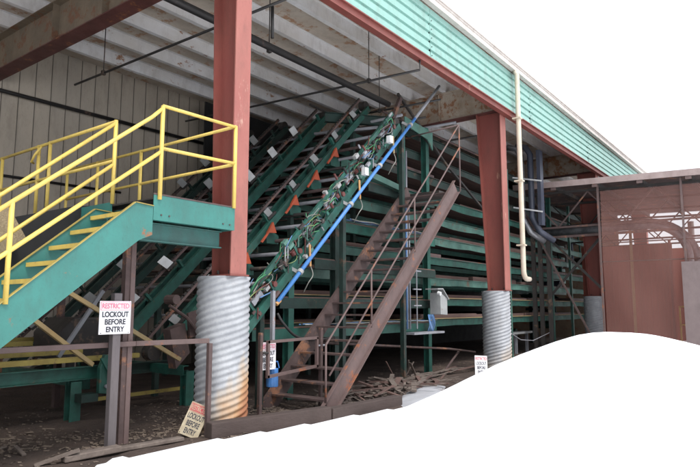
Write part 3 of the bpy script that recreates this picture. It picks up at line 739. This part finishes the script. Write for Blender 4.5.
cx = thing('control_box', 'small grey control box with a sloped top beside the brown stair', 'box', (13.75, 7.6, 1.55))
f = MB(); f.v += []; 
pr = [(13.45, 1.55), (14.0, 1.55), (14.0, 2.02), (13.45, 2.30)]
f.plate([(a, 7.45, b) for a, b in [(13.72, 1.55), (14.08, 1.53), (14.08, 1.95), (13.72, 2.1)]], (0, 1, 0), .3); f.build('housing', M['white_dim'], cx)
f = MB(); f.plate([(13.52, 7.41, 2.20), (13.80, 7.41, 2.21), (14.12, 7.41, 1.94), (14.12, 7.41, 1.91), (13.79, 7.41, 2.18), (13.52, 7.41, 2.17)], (0, 1, 0), .36); f.build('hood', M['white_dim'], cx)
f = MB(); f.tube([(13.5, 7.4, 2.08), (13.5, 7.32, 2.06)], .05, 12); f.build('lamp_glass', M['white'], cx)

# ------------------------------------------------------------------ brown steel stair
bs = thing('brown_stair', 'steep rusty brown steel stair rising to the upper sorter level', 'stair', (7.7, 6.9, 0))
A0, A1 = Vector((7.62, 6.28, -.05)), Vector((12.42, 6.28, 4.5))
MB().chan(A0, A1, .07, .33, .014, 1).build('stringer', M['brown_lt'], bs)
off = Vector((0, 1.3, 0))
MB().chan(A0+off, A1+off, .07, .33, .014, -1).build('stringer', M['brown'], bs)
dd = (A1-A0)
for k in range(1, 20):
    p = A0 + dd*(k/20.0)+Vector((0, 0, .05))
    MB().box(p.x-.12, p.x+.12, 6.325, 7.535, p.z-.03, p.z).build('tread', M['brown'], bs)

MB().box(12.46, 13.3, 6.75, 8.1, 4.42, 4.47).build('landing', M['dark'], bs)
def br(pts, rr=.017): MB().tube(pts, rr, 8).build('rail', M['brown_lt'], bs, smooth=True)
def brz(x): return 1.12 + (x-7.66)*.992
br([(7.66, 6.26, 0.95), (7.66, 6.26, brz(7.66)), (12.58, 6.26, 6.0)]); br([(7.75, 6.26, .62), (12.58, 6.26, 5.45)])
for x in (7.66, 8.95, 10.5, 12.58):
    zb = (x-7.62)*4.55/4.8 + .1
    MB().tube([(x, 6.26, min(zb, 4.4)), (x, 6.26, brz(x))], .018, 8).build('rail_post', M['brown_lt'], bs, smooth=True)
br([(12.58, 6.26, 6.0), (12.6, 7.6, 5.95)], .018)
# ------------------------------------------------------------------ guard rails and gates of brown pipe
gr = thing('guard_rail', 'long rusty brown guard rail in front of the yellow and green deck', 'rail', (4.6, 7.07, 0))
MB().beam((0.5, 7.07, 1.25), (4.7, 7.07, 1.25), .06, .065).build('top_bar', M['brown_lt'], gr, bevel=.006)
MB().beam((4.71, 7.06, 1.25), (5.50, 6.55, 1.27), .06, .065).build('top_bar', M['brown_lt'], gr, bevel=.006)
MB().box(5.47, 5.53, 6.51, 6.57, -.05, 1.236).build('post', M['brown'], gr, bevel=.006)
MB().box(1.0, 1.06, 7.04, 7.10, -.05, 1.216).build('post', M['brown'], gr, bevel=.006)
MB().box(4.62, 4.69, 7.105, 7.165, -.05, 2.6).build('tall_post', M['brown_lt'], gr, bevel=.006)
sp = thing('sign_post', 'weathered grey square post with a warning sign near the snow edge', 'post', (4.33, 6.93, 0))
MB().box(4.29, 4.40, 6.93, 7.02, -.05, 1.9).build('post', M['greywood'], sp, bevel=.008)
gt = thing('pipe_gate', 'rusty pipe gate frame between the corrugated footing and the brown stair', 'gate', (7.6, 6.95, 0))
YG = 6.95
for x, z0_, z1_ in ((6.87, -.05, 1.32), (8.36, .0, 1.36)):
    MB().box(x-.03, x+.03, YG-.03, YG+.03, z0_, z1_).build('post', M['brown'], gt, bevel=.006)
for a, b in (((7.02, 1.17), (8.27, 1.19)), ((7.02, .62), (8.27, .70)), ((7.04, .6), (7.04, 1.19)), ((8.25, .66), (8.25, 1.2))):
    MB().beam((a[0], YG-.0, a[1]), (b[0], YG-.0, b[1]), .045, .05, up=(0, 1, 0)).build('frame_bar', M['brown_lt'], gt)
MB().tube([(6.9, YG-.02, 1.0), (7.02, YG-.02, 1.0)], .02, 8).build('hinge', M['dark'], gt); MB().tube([(8.27, YG, 1.05), (8.5, YG, 1.05)], .018, 8).build('latch', M['grey'], gt)
r2 = thing('guard_rail', 'low thin rusty rail leading from the brown stair to the second column', 'rail', (12, 7.6, 0))
MB().tube([(9.4, 7.75, 1.02), (14.7, 7.75, .62), (16.6, 7.9, .42)], .028, 8).build('bar', M['brown'], r2, smooth=True)
MB().tube([(14.2, 7.7, 0), (15.6, 7.9, .52)], .03, 8).build('strut', M['brown'], r2)

# ------------------------------------------------------------------ warning signs
def sign(x, y, z, w_, h_, label, board='signwhite', head='signpink', tiltx=0.0, roll=0.0, yaw=0.0, headbox=False):
    t = thing('warning_sign', label, 'sign', (x, y, z), 'restricted lockout signs')
    Rm = Matrix.Rotation(yaw, 3, 'Z') @ Matrix.Rotation(tiltx, 3, 'X') @ Matrix.Rotation(roll, 3, 'Y')
    X = Rm @ Vector((1, 0, 0)); Z = Rm @ Vector((0, 0, 1)); N = X.cross(Z)
    o_ = Vector((x, y, z))
    def rect(a, b, c, d, n0, n1): 
        q = [o_+X*a+Z*c, o_+X*b+Z*c, o_+X*b+Z*d, o_+X*a+Z*d]; m_ = MB(); m_.plate([tuple(v+N*n0) for v in q], tuple(N), n1-n0); return m_
    rect(-w_/2, w_/2, 0, h_, -.006, .004).build('board', M[board], t, bevel=.002)
    N_ = N
    k = .0062
    bdr = MB()
    for (a, b, c, d) in ((-w_*.47, w_*.47, h_*.72, h_*.73), (-w_*.47, w_*.47, h_*.965, h_*.975), (-w_*.47, -w_*.455, h_*.731, h_*.964), (w_*.455, w_*.47, h_*.731, h_*.964)):
        q = rect(a, b, c, d, .0043, .0058); n_ = len(bdr.v); bdr.v += q.v; bdr.f += [tuple(n_+i for i in f_) for f_ in q.f]
    bdr.build('border', M[head], t)
    if headbox: rect(-w_*.44, w_*.44, h_*.745, h_*.95, .0043, .0056).build('heading_panel', M[head], t)
    hs = h_*.22
    text_mesh('RESTRICTED', hs*.98, M['signyel'] if headbox else M[head], t, o_+Z*(h_*.775)+N*k, X, Z, 'heading', bold=.0015, width=w_*.86)
    for i, (wd, ww) in enumerate((('LOCKOUT', .84), ('BEFORE', .66), ('ENTRY', .58))):
        text_mesh(wd, hs*1.02, M['ink'], t, o_+Z*(h_*(.52-.225*i))+N*k, X, Z, 'lettering', bold=.0024, width=w_*ww)
    g = MB()
    for (a, b) in ((-w_*.44, h_*.04), (w_*.44, h_*.04)):
        p = o_+X*a+Z*b; g.tube([tuple(p+N*.004), tuple(p+N*.009)], .006, 8)
    g.build('screw', M['dark'], t)
    return t
sign(4.30, 6.915, 1.39, .43, .41, 'clean white sign reading RESTRICTED LOCKOUT BEFORE ENTRY on the grey post')
sign(7.12, 7.03, .72, .36, .44, 'white lockout sign half hidden behind the rusty pipe gate')
sign(5.30, 6.70, .02, .27, .44, 'weathered yellowish lockout sign leaning against the foot of the corrugated footing', board='signyel', head='signred', tiltx=R(-16), roll=R(24), yaw=R(-38), headbox=True)
sign(12.8, 5.95, .22, .34, .42, 'small white lockout sign standing by the second column above the snow', head='signred', tiltx=R(-6), roll=R(4), yaw=R(-28))
MB().box(12.80, 12.85, 5.985, 6.02, -.05, .5).build('sign_stake', M['scrap']); tag(bpy.data.objects['sign_stake'], 'short wooden stake behind the small sign by the second column', 'stake')
jug = thing('blue_bucket', 'blue plastic container hanging behind the sign on the pipe gate', 'container', (7.35, 7.15, .5))
g = MB(); g.tube([(7.36, 7.16, .42), (7.36, 7.16, .72)], .10, 14); g.tube([(7.36, 7.16, .72), (7.36, 7.16, .76)], .06, 12); g.build('body', M['blue'], jug, smooth=False, bevel=.01)
g = MB(); g.tube([(7.26, 7.1, .72), (7.3, 7.1, .83), (7.42, 7.1, .83), (7.46, 7.1, .72)], .01, 6); g.build('handle', M['blue'], jug)

# ------------------------------------------------------------------ yellow and green lumber deck, lower left
dk = thing('lumber_deck', 'low green lumber deck with dirty yellow skid rails behind the guard rail', 'deck', (4.5, 9, 0))
for (y, z, x0, x1) in ((9.0, .93, -2, 6.05), (9.45, 1.02, -2, 5.3), (9.95, 1.06, -2, 6.3), (10.5, 1.12, -2, 5.0), (11.0, 1.16, -2, 6.5), (11.5, 1.2, -2, 4.6)):
    MB().beam((x0, y, z), (x1, y, z), .10, .075).build('skid_rail', M['yellow_dirty'], dk)
MB().chan((-2, 8.98, .72), (5.45, 8.98, .72), .1, .20, .014, 1).build('front_beam', M['green'], dk)
MB().chan((5.5, 9.9, .62), (7.4, 9.9, .62), .1, .2, .014, 1).build('front_beam', M['green_dark'], dk)
for (x, y0, y1, z) in ((4.97, 9.05, 12.0, .62), (7.0, 8.95, 12.5, .60), (2.6, 9.05, 12, .62)):
    MB().chan((x, y0, z), (x, y1, z), .12, .17, .014, 1).build('cross_beam', M['green'], dk)
for (x, y) in ((4.97, 9.03), (7.02, 8.93), (2.6, 9.0), (4.97, 11.8), (7.0, 12.3)):
    MB().ibeam((x, y, -.05), (x, y, .60), .17, .17, .014, up=(0, 1, 0)).build('leg', M['green'], dk)
MB().beam((5.3, 9.6, .2), (7.5, 9.6, .2), .05, .06).build('floor_rail', M['yellow_dirty'], dk)
hb = thing('hold_down_bracket', 'green cast bracket with bolts at the end of the yellow rails', 'bracket', (5.35, 8.75, .4))
g = MB(); g.plate([(5.2, 8.7, .42), (5.48, 8.7, .38), (5.56, 8.7, .6), (5.5, 8.7, .95), (5.28, 8.7, 1.0), (5.2, 8.7, .8)], (0, 1, 0), .09); g.build('plate', M['green'], hb, bevel=.01)
g = MB(); g.tube([(5.37, 8.69, .74), (5.37, 8.64, .74)], .05, 12); g.tube([(5.3, 8.69, .52), (5.3, 8.65, .52)], .03, 10); g.tube([(5.45, 8.69, .5), (5.45, 8.65, .5)], .03, 10); g.build('bolt', M['grey'], hb)
g = MB(); g.beam((5.2, 8.68, .95), (5.5, 8.66, .45), .05, .04); g.build('rib', M['green'], hb)
g = MB(); g.box(4.95, 5.22, 8.75, 8.95, .3, .42); g.build('foot', M['green_dark'], hb)
def brace(a, b, m, label):
    o = MB().beam(a, b, .05, .06).build('brace_bar', m); tag(o, label, 'brace'); return o
brace((4.31, 8.2, 1.96), (6.29, 8.2, 0.88), M['tan'], 'longer tan diagonal bar passing behind the sign on the grey post')
brace((3.80, 8.2, 1.64), (4.95, 8.5, 0.88), M['tan'], 'shorter tan diagonal bar below the teal stair')
brace((4.9, 9.4, .95), (5.6, 9.4, 2.0), M['grey'], 'grey diagonal strut behind the sign post')
# dark machine body and tail housing under the platform
mb = thing('drive_housing', 'dark drive housing with a brownish guard beside the corrugated footing', 'machine', (6.4, 9.2, 0))
g = MB(); g.plate([(5.2, 9.9, .85), (6.35, 9.9, .85), (6.3, 9.9, 1.35), (6.0, 9.9, 1.55), (5.4, 9.9, 1.55), (5.15, 9.9, 1.3)], (0, 1, 0), .9); g.build('body', M['dark'], mb, bevel=.03)
g = MB(); g.plate([(6.62, 8.45, 1.62), (6.98, 8.45, 1.72), (6.98, 8.45, 1.38), (6.8, 8.45, 1.22), (6.68, 8.45, 1.2)], (0, 1, 0), .05); g.plate([(6.3, 8.5, 1.35), (6.6, 8.5, 1.45), (6.72, 8.5, .95), (6.45, 8.5, .7)], (0, 1, 0), .2); g.build('guard_plate', M['brown'], mb)
g = MB(); g.tube([(6.2, 8.4, 1.75), (6.55, 8.4, 1.55), (6.95, 8.4, 1.15)], .03, 8); g.tube([(6.3, 8.35, 1.85), (6.3, 8.6, 1.85)], .08, 12); g.build('shaft', M['brown'], mb)
for x in (5.4, 6.1): MB().box(x, x+.1, 10.0, 10.1, 0, .849).build('leg', M['dark'], mb)
tb = thing('wood_block', 'old grey timber block on a stand at the left edge of the dirt floor', 'block', (2.6, 7.7, 0))
g = MB(); g.box(2.0, 2.95, 7.75, 8.1, .34, .5); g.build('top', M['scrap'], tb, bevel=.02)
for x in (2.2, 2.75): MB().box(x, x+.09, 7.8, 8.05, 0, .338).build('leg', M['scrap'], tb)

# ------------------------------------------------------------------ kerb timbers, planks, scrap
def timber(a, b, w_, h_, m, label, cat='timber', roll=0):
    a, b = Vector(a), Vector(b); mbb = MB(); n = 10; L = (b-a).length
    for i in range(n):
        pass
    o = MB().beam(a, b, w_, h_, up=(math.sin(roll)*.6, 0, 1)).build('timber', m, bevel=.012); tag(o, label, cat); return o
timber((5.42, 6.42, .09), (7.4, 6.0, .09), .18, .24, M['timber'], 'dark squared timber along the snow edge at the foot of the corrugated footing')
timber((7.42, 6.0, .08), (9.3, 5.93, .07), .18, .2, M['timber'], 'dark squared timber along the snow edge under the brown stair')
timber((3.62, 6.72, .05), (4.25, 6.62, .07), .14, .07, M['scrap'], 'grey broken plank lying at the left of the sign post', 'plank')
timber((4.15, 6.66, .05), (5.15, 6.62, .03), .12, .05, M['scrap'], 'thin grey board lying right of the sign post foot', 'plank')
timber((2.3, 6.9, .03), (3.0, 7.15, .03), .12, .05, M['scrap'], 'short plank on the dirt at the left edge', 'plank')
rnd = random.Random(11)
def scrapboard(x, y, z, L, a, tl, wd, label):
    c = Vector((x, y, z)); d = Vector((math.cos(a)*math.cos(tl), math.sin(a)*math.cos(tl), math.sin(tl)))*L/2
    o = MB().beam(c-d, c+d, wd, wd*.35).build('scrap_board', M['scrap'] if rnd.random() < .7 else M['wood_board'])
    tag(o, label, 'board', 'broken boards: ' + ' '.join(label.split()[-6:])); return o
for i in range(70):
    u = rnd.random(); x = 8.7+u*3.9+rnd.gauss(0, .25); y = 7.0+.1*u+rnd.gauss(0, .33); hgt = .16*math.exp(-((x-10.3)/1.3)**2)
    scrapboard(x, y, .05+rnd.random()*hgt+.02, rnd.uniform(.25, 1.0), rnd.gauss(.25, .6), rnd.gauss(0, .16), rnd.uniform(.04, .11), 'broken weathered board in the heap beside the foot of the brown stair')
for i in range(16):
    x = rnd.uniform(12.3, 15.2); y = rnd.uniform(7.2, 7.9)
    scrapboard(x, y, .05+rnd.random()*.06, rnd.uniform(.5, 1.6), rnd.gauss(.0, .2), rnd.gauss(0, .05), rnd.uniform(.04, .09), 'broken weathered board lying towards the second column')
for i in range(5):
    x = 11.3+rnd.random()*1.2
    scrapboard(x, 7.3+rnd.random()*.3, .25, rnd.uniform(.5, .7), rnd.uniform(-.5, .5), rnd.choice([.7, .9, 2.2]), .035, 'thin stick poking up out of the debris heap')
for i in range(16):
    scrapboard(rnd.uniform(1.2, 4.2), rnd.uniform(6.6, 8.8), .04+rnd.random()*.04, rnd.uniform(.12, .5), rnd.uniform(0, 3.1), rnd.gauss(0, .1), rnd.uniform(.03, .08), 'small broken piece of wood on the dirt at the lower left')
for i in range(40):
    scrapboard(rnd.gauss(9.3, .5), rnd.gauss(6.75, .22), .05+rnd.random()*.07, rnd.uniform(.15, .7), rnd.uniform(-.8, 1.2), rnd.gauss(0, .14), rnd.uniform(.02, .07), 'broken weathered board in the heap beside the foot of the brown stair')
def chips(name, n, fx, m, label):
    f = MB()
    for i in range(n):
        x, y = fx()
        if noise.noise(Vector((x*.9, y*1.3, 4))) + .35*noise.noise(Vector((x*4, y*4, 8))) < rnd.uniform(-.35, .35): continue
        s_ = rnd.uniform(.003, .012)*(1 if rnd.random() < .93 else 2.6); z = dz(x, y)+.004; a = rnd.random()*math.pi; c, q = math.cos(a), math.sin(a); l = s_*rnd.uniform(1, 3.4); tz = rnd.uniform(-.5, .8)*s_
        k = len(f.v); f.v += [(x-c*l-q*s_, y-q*l+c*s_, z), (x+c*l-q*s_, y+q*l+c*s_, z+abs(tz)), (x+c*l+q*s_, y+q*l-c*s_, z+abs(tz)+.01), (x-c*l+q*s_, y-q*l-c*s_, z+.008)]; f.f.append((k, k+1, k+2, k+3))
    o = f.build(name, m); tag(o, label, 'wood chips', kind='stuff'); return o
chips('wood_chips', 9000, lambda: (rnd.uniform(-1, 8.5), 6.2+abs(rnd.gauss(0, 1.6))), M['chips'], 'pale wood chips scattered over the dirt floor at the left')
chips('bark_litter', 2600, lambda: (rnd.gauss(10.6, 1.5), rnd.gauss(7.0, .4)), M['scrap'], 'bark and splinters around the debris heap')
chips('bark_litter', 1500, lambda: (rnd.uniform(9, 24), rnd.uniform(7.2, 10)), M['chips'], 'sparse litter on the dirt floor under the sorter')

# ------------------------------------------------------------------ lean-to canopy at the right
lt = thing('lean_to_canopy', 'dark lean-to canopy on steel trusses projecting at the right of the mill', 'canopy', (24, 4, 0))
def cz(y): return 6.06 + (y-2.44)*.0317
def slab(x0, x1, y0, y1, o0, o1): 
    f = MB(); f.v += [(x0, y0, cz(y0)+o0), (x1, y0, cz(y0)+o0), (x1, y1, cz(y1)+o0), (x0, y1, cz(y1)+o0), (x0, y0, cz(y0)+o1), (x1, y0, cz(y0)+o1), (x1, y1, cz(y1)+o1), (x0, y1, cz(y1)+o1)]
    f.f += [(0, 3, 2, 1), (4, 5, 6, 7), (0, 1, 5, 4), (1, 2, 6, 5), (2, 3, 7, 6), (3, 0, 4, 7)]; return f
slab(21.8, 31, -5, 8.6, -.05, .06).build('roof', M['brown'], lt)
slab(21.74, 21.797, -5, 8.62, -.13, .08).build('roof_edge', M['roofpink'], lt)
for x in (22.2, 25.0, 28.0, 30.7):
    a = slab(x-.05, x+.05, -5, 8.5, -.30, -.22); a.build('truss_chord', M['dark'], lt)
    g = MB(); g.beam((x, -5, cz(-5)-1.25), (x, 8.4, cz(8.4)-1.6), .07, .07)
    y = -5; s_ = 1
    while y < 8:
        zb = cz(y)-1.25-.026*(y+5)
        if s_ > 0: g.beam((x, y, cz(y)-.28), (x, y+1.1, zb), .045, .045)
        else: g.beam((x, y, zb), (x, y+1.1, cz(y)-.28), .045, .045)
        s_ = -s_; y += 1.1
    g.build('truss_web', M['dark'] if x > 23 else M['brown'], lt)
for y in [-4.5+1.45*i for i in range(9)]:
    g = slab(21.798, 30.9, y-.06, y+.06, -.2, -.052); g.build('roof_purlin', M['dark'], lt)
    slab(21.76, 21.797, y-.09, y+.09, -.24, -.132).build('purlin_bracket', M['brown_lt'], lt)
for x in (22.3, 30.7):
    for y in (8.12, 7.86, 7.55):
        MB().ibeam((x, y, -.05), (x, y, cz(y)-.2 if y < 8 and y > 7.7 else 4.5), .13, .13, .014, up=(1, 0, 0)).build('post', M['dark'], lt)
MB().beam((22.25, 8.6, 5.8), (22.25, 6.0, .45), .05, .06).build('brace', M['brown'], lt)
MB().beam((22.6, 7.6, 4.3), (22.6, 5.7, 2.3), .07, .08).build('brace', M['dark'], lt)
MB().beam((22.65, 7.6, 2.2), (22.65, 5.7, 4.3), .07, .08).build('brace', M['dark'], lt)
MB().beam((22.3, 7.95, 4.3), (22.3, 3.2, 4.3), .08, .08).build('tie_beam', M['brown'], lt)
# netting
wn = thing('windbreak_netting', 'red-brown see-through windbreak netting hung below the canopy edge', 'netting', (22.0, 2, 0))
ny, nzz = 40, 20; vs = []; fs = []
for j in range(nzz+1):
    for i in range(ny+1):
        y = 5.55-(10.6*i/ny); zt = cz(y)-.36; z = .05+(zt-.05)*j/nzz
        x = 22.02 + .035*math.sin(i*.9+.4*j) + .02*noise.noise(Vector((i*.3, j*.3, 0)))
        vs.append((x-22.0, y-2, z))
for j in range(nzz):
    for i in range(ny):
        a = j*(ny+1)+i; fs.append((a, a+1, a+ny+2, a+ny+1))
me = bpy.data.meshes.new('net'); me.from_pydata(vs, [], fs); me.materials.append(M['net'])
for p in me.polygons: p.use_smooth = True
no = bpy.data.objects.new('net', me); COL.objects.link(no); no.parent = wn
for y in (5.6, 3.0, .4): MB().box(21.9, 21.97, y-.03, y+.03, 0, cz(y)-.14).build('pole', M['brown_lt'], wn)
for z in (3.95, 3.3): MB().tube([(22.12, 5.6, z), (22.12, -4.5, z-.05)], .022, 8).build('wire_rope', M['dark'], wn)
pn = thing('grey_panel', 'plain mauve-grey sheet panel standing against the netting at the far right', 'panel', (21.7, 2, 0))
MB().box(21.66, 21.70, -1.0, 3.1, .1, 3.17).build('sheet', M['panel'], pn); MB().box(21.71, 21.76, 1, 1.08, 0, 3.1).build('batten', M['brown'], pn)
# ducts
dc = thing('dust_duct', 'large grey duct crossing under the canopy and bending down behind the netting', 'duct', (23.2, 5, 4.3))
pts = [(23.4, 8.1, 4.62), (23.4, 4.3, 4.62)] + arc((23.4, 4.3, 3.4), 1.22, math.pi/2, 0, 10, (0, -1, 0), (0, 0, 1))[1:] + [(23.4, 3.08, .2)]
MB().tube(pts, .13, 14).build('duct', M['galv_duct'], dc, smooth=True)
pts = [(24.8, 8.1, 4.9), (24.8, 4.6, 4.9)] + arc((24.8, 4.6, 3.3), 1.6, math.pi/2, 0, 12, (0, -1, 0), (0, 0, 1))[1:] + [(24.8, 3.0, .2)]
MB().tube(pts, .16, 14).build('duct', M['galv_duct'], dc, smooth=True)
d2 = thing('vertical_duct', 'blue-grey vertical ducts under the eave behind the cream downspout', 'duct', (20.6, 7.6, 4.4))
for q, (yy, rr) in enumerate(((7.95, .11), (7.6, .11))):
    MB().tube([(20.9, yy+.5, 7.6), (20.9, yy+.15, 7.5), (20.9, yy, 7.2), (20.9, yy, 4.9), (21.1, yy-.2, 4.4), (21.6, yy-.5, 4.1)], rr, 12).build('duct', M['galv_duct'] if q == 0 else M['bluedark'], d2, smooth=True)
MB().box(20.75, 21.05, 7.2, 7.33, 4.6, 7.3).build('cable_tray', M['bluedark'], d2)
for z in (5.2, 6.3): MB().beam((20.7, 8.2, z+.1), (20.7, 7.15, z-.15), .03, .05).build('strap', M['white'], d2)
# structures seen through the netting
rs = thing('red_siding_wall', 'brick-red corrugated siding enclosure behind the netting', 'wall', (27, 5.2, 0))
f = MB(); y = 7.4
while y > 4.1:
    f.box(26.0, 26.04, y-.16, y, 0, 4.2); f.box(25.97, 26.0, y-.2, y-.16, 0, 4.2); y -= .2
f.build('siding', M['redwall'], rs); MB().box(25.96, 26.1, 4.05, 4.13, 0, 4.3).build('corner_trim', M['red'], rs)
for y in (7.0, 5.4): MB().box(25.9, 25.96, y, y+.1, 0, 5.2).build('stud', M['tan'], rs)
rp = thing('riser_pipe', 'pale vertical riser on a corrugated footing seen through the netting', 'pipe', (30, 3.9, 0))
MB().tube([(31.0, 3.95, 2.2), (31.0, 3.95, 5.6)], .13, 12).build('pipe', M['trim'], rp, smooth=True)
pedestal(31.0, 3.95, .32, -.05, 2.2, M['galv_clean'], seg=32, parent=rp, name='footing')
yf = thing('yellow_frame', 'small yellow square frame seen through the netting', 'frame', (29, 3.9, 0))
f = MB()
for a, b in (((3.75, 1.0), (4.25, 1.0)), ((3.75, 1.75), (4.25, 1.75)), ((3.75, .0), (3.75, 1.78)), ((4.25, 0), (4.25, 1.78))): f.beam((28.5, a[0], a[1]), (28.5, b[0], b[1]), .06, .06, up=(1, 0, 0))
f.build('bar', M['yellow'], yf)
rw = thing('red_tank_wall', 'faded red wall beyond the netting at the right', 'wall', (33, 2, 0))
MB().box(33, 33.1, 1.4, 6.2, 0, 4.6).build('wall', M['redwall'], rw)
# exit light box and far clutter
xs = thing('lit_white_sign', 'tiny white board high under the canopy next to the far column', 'sign', (23.9, 5.9, 3.9))
# machinery behind the far bay: pumps, pipes
fc = thing('far_machinery', 'dark pumps and green pipework beyond the third column', 'machine', (28, 9, 0))
rr = random.Random(5)
for i in range(38):
    x = rr.uniform(27, 31.5); y = rr.uniform(8.2, 11.5); z = rr.uniform(.6, 5.2); s_ = rr.uniform(.08, .3)
    k = rr.random(); g = MB()
    if k < .45: g.tube([(x, y, z), (x, y+rr.uniform(.3, 1.2), z)], s_*.7, 12)
    elif k < .8: g.tube([(x, y, z), (x+.2, y+.1, z+rr.uniform(.5, 1.4)), (x+.5, y+.3, z+1.5)], s_*.35, 8)
    else: g.beam((x, y, z), (x+.1, y+.8, z+.5), s_, s_)
    g.build('fitting', M[rr.choice(['green', 'green_dark', 'dark', 'dark', 'bluedark', 'white_dim', 'yellow_dirty'])], fc)
bpy.data.objects.remove(xs)
for (x, z, l) in ((17.0, 1.0, 9), (18.5, .5, 8)):
    pass
bn = thing('steel_bench', 'low pale steel bench on the floor behind the second column', 'bench', (21.5, 9, 0))
MB().box(20.8, 23.2, 8.6, 9.0, .74, .82).build('top', M['white_dim'], bn)
for x in (20.9, 22.0, 23.1): MB().box(x-.03, x+.03, 8.75, 8.85, 0, .738).build('leg', M['grey'], bn)
cbx = MB().tube([(16.1, 6.9, 1.35), (17.2, 7.0, .95), (18.4, 7.2, .72), (20.0, 7.4, .62), (22.2, 7.6, .8)], .014, 6).build('slack_cable', M['grey'], smooth=True)
tag(cbx, 'thin slack cable sagging from the second footing to the dark posts', 'cable')
for o in bpy.data.objects:
    if 'org' in o: del o['org']
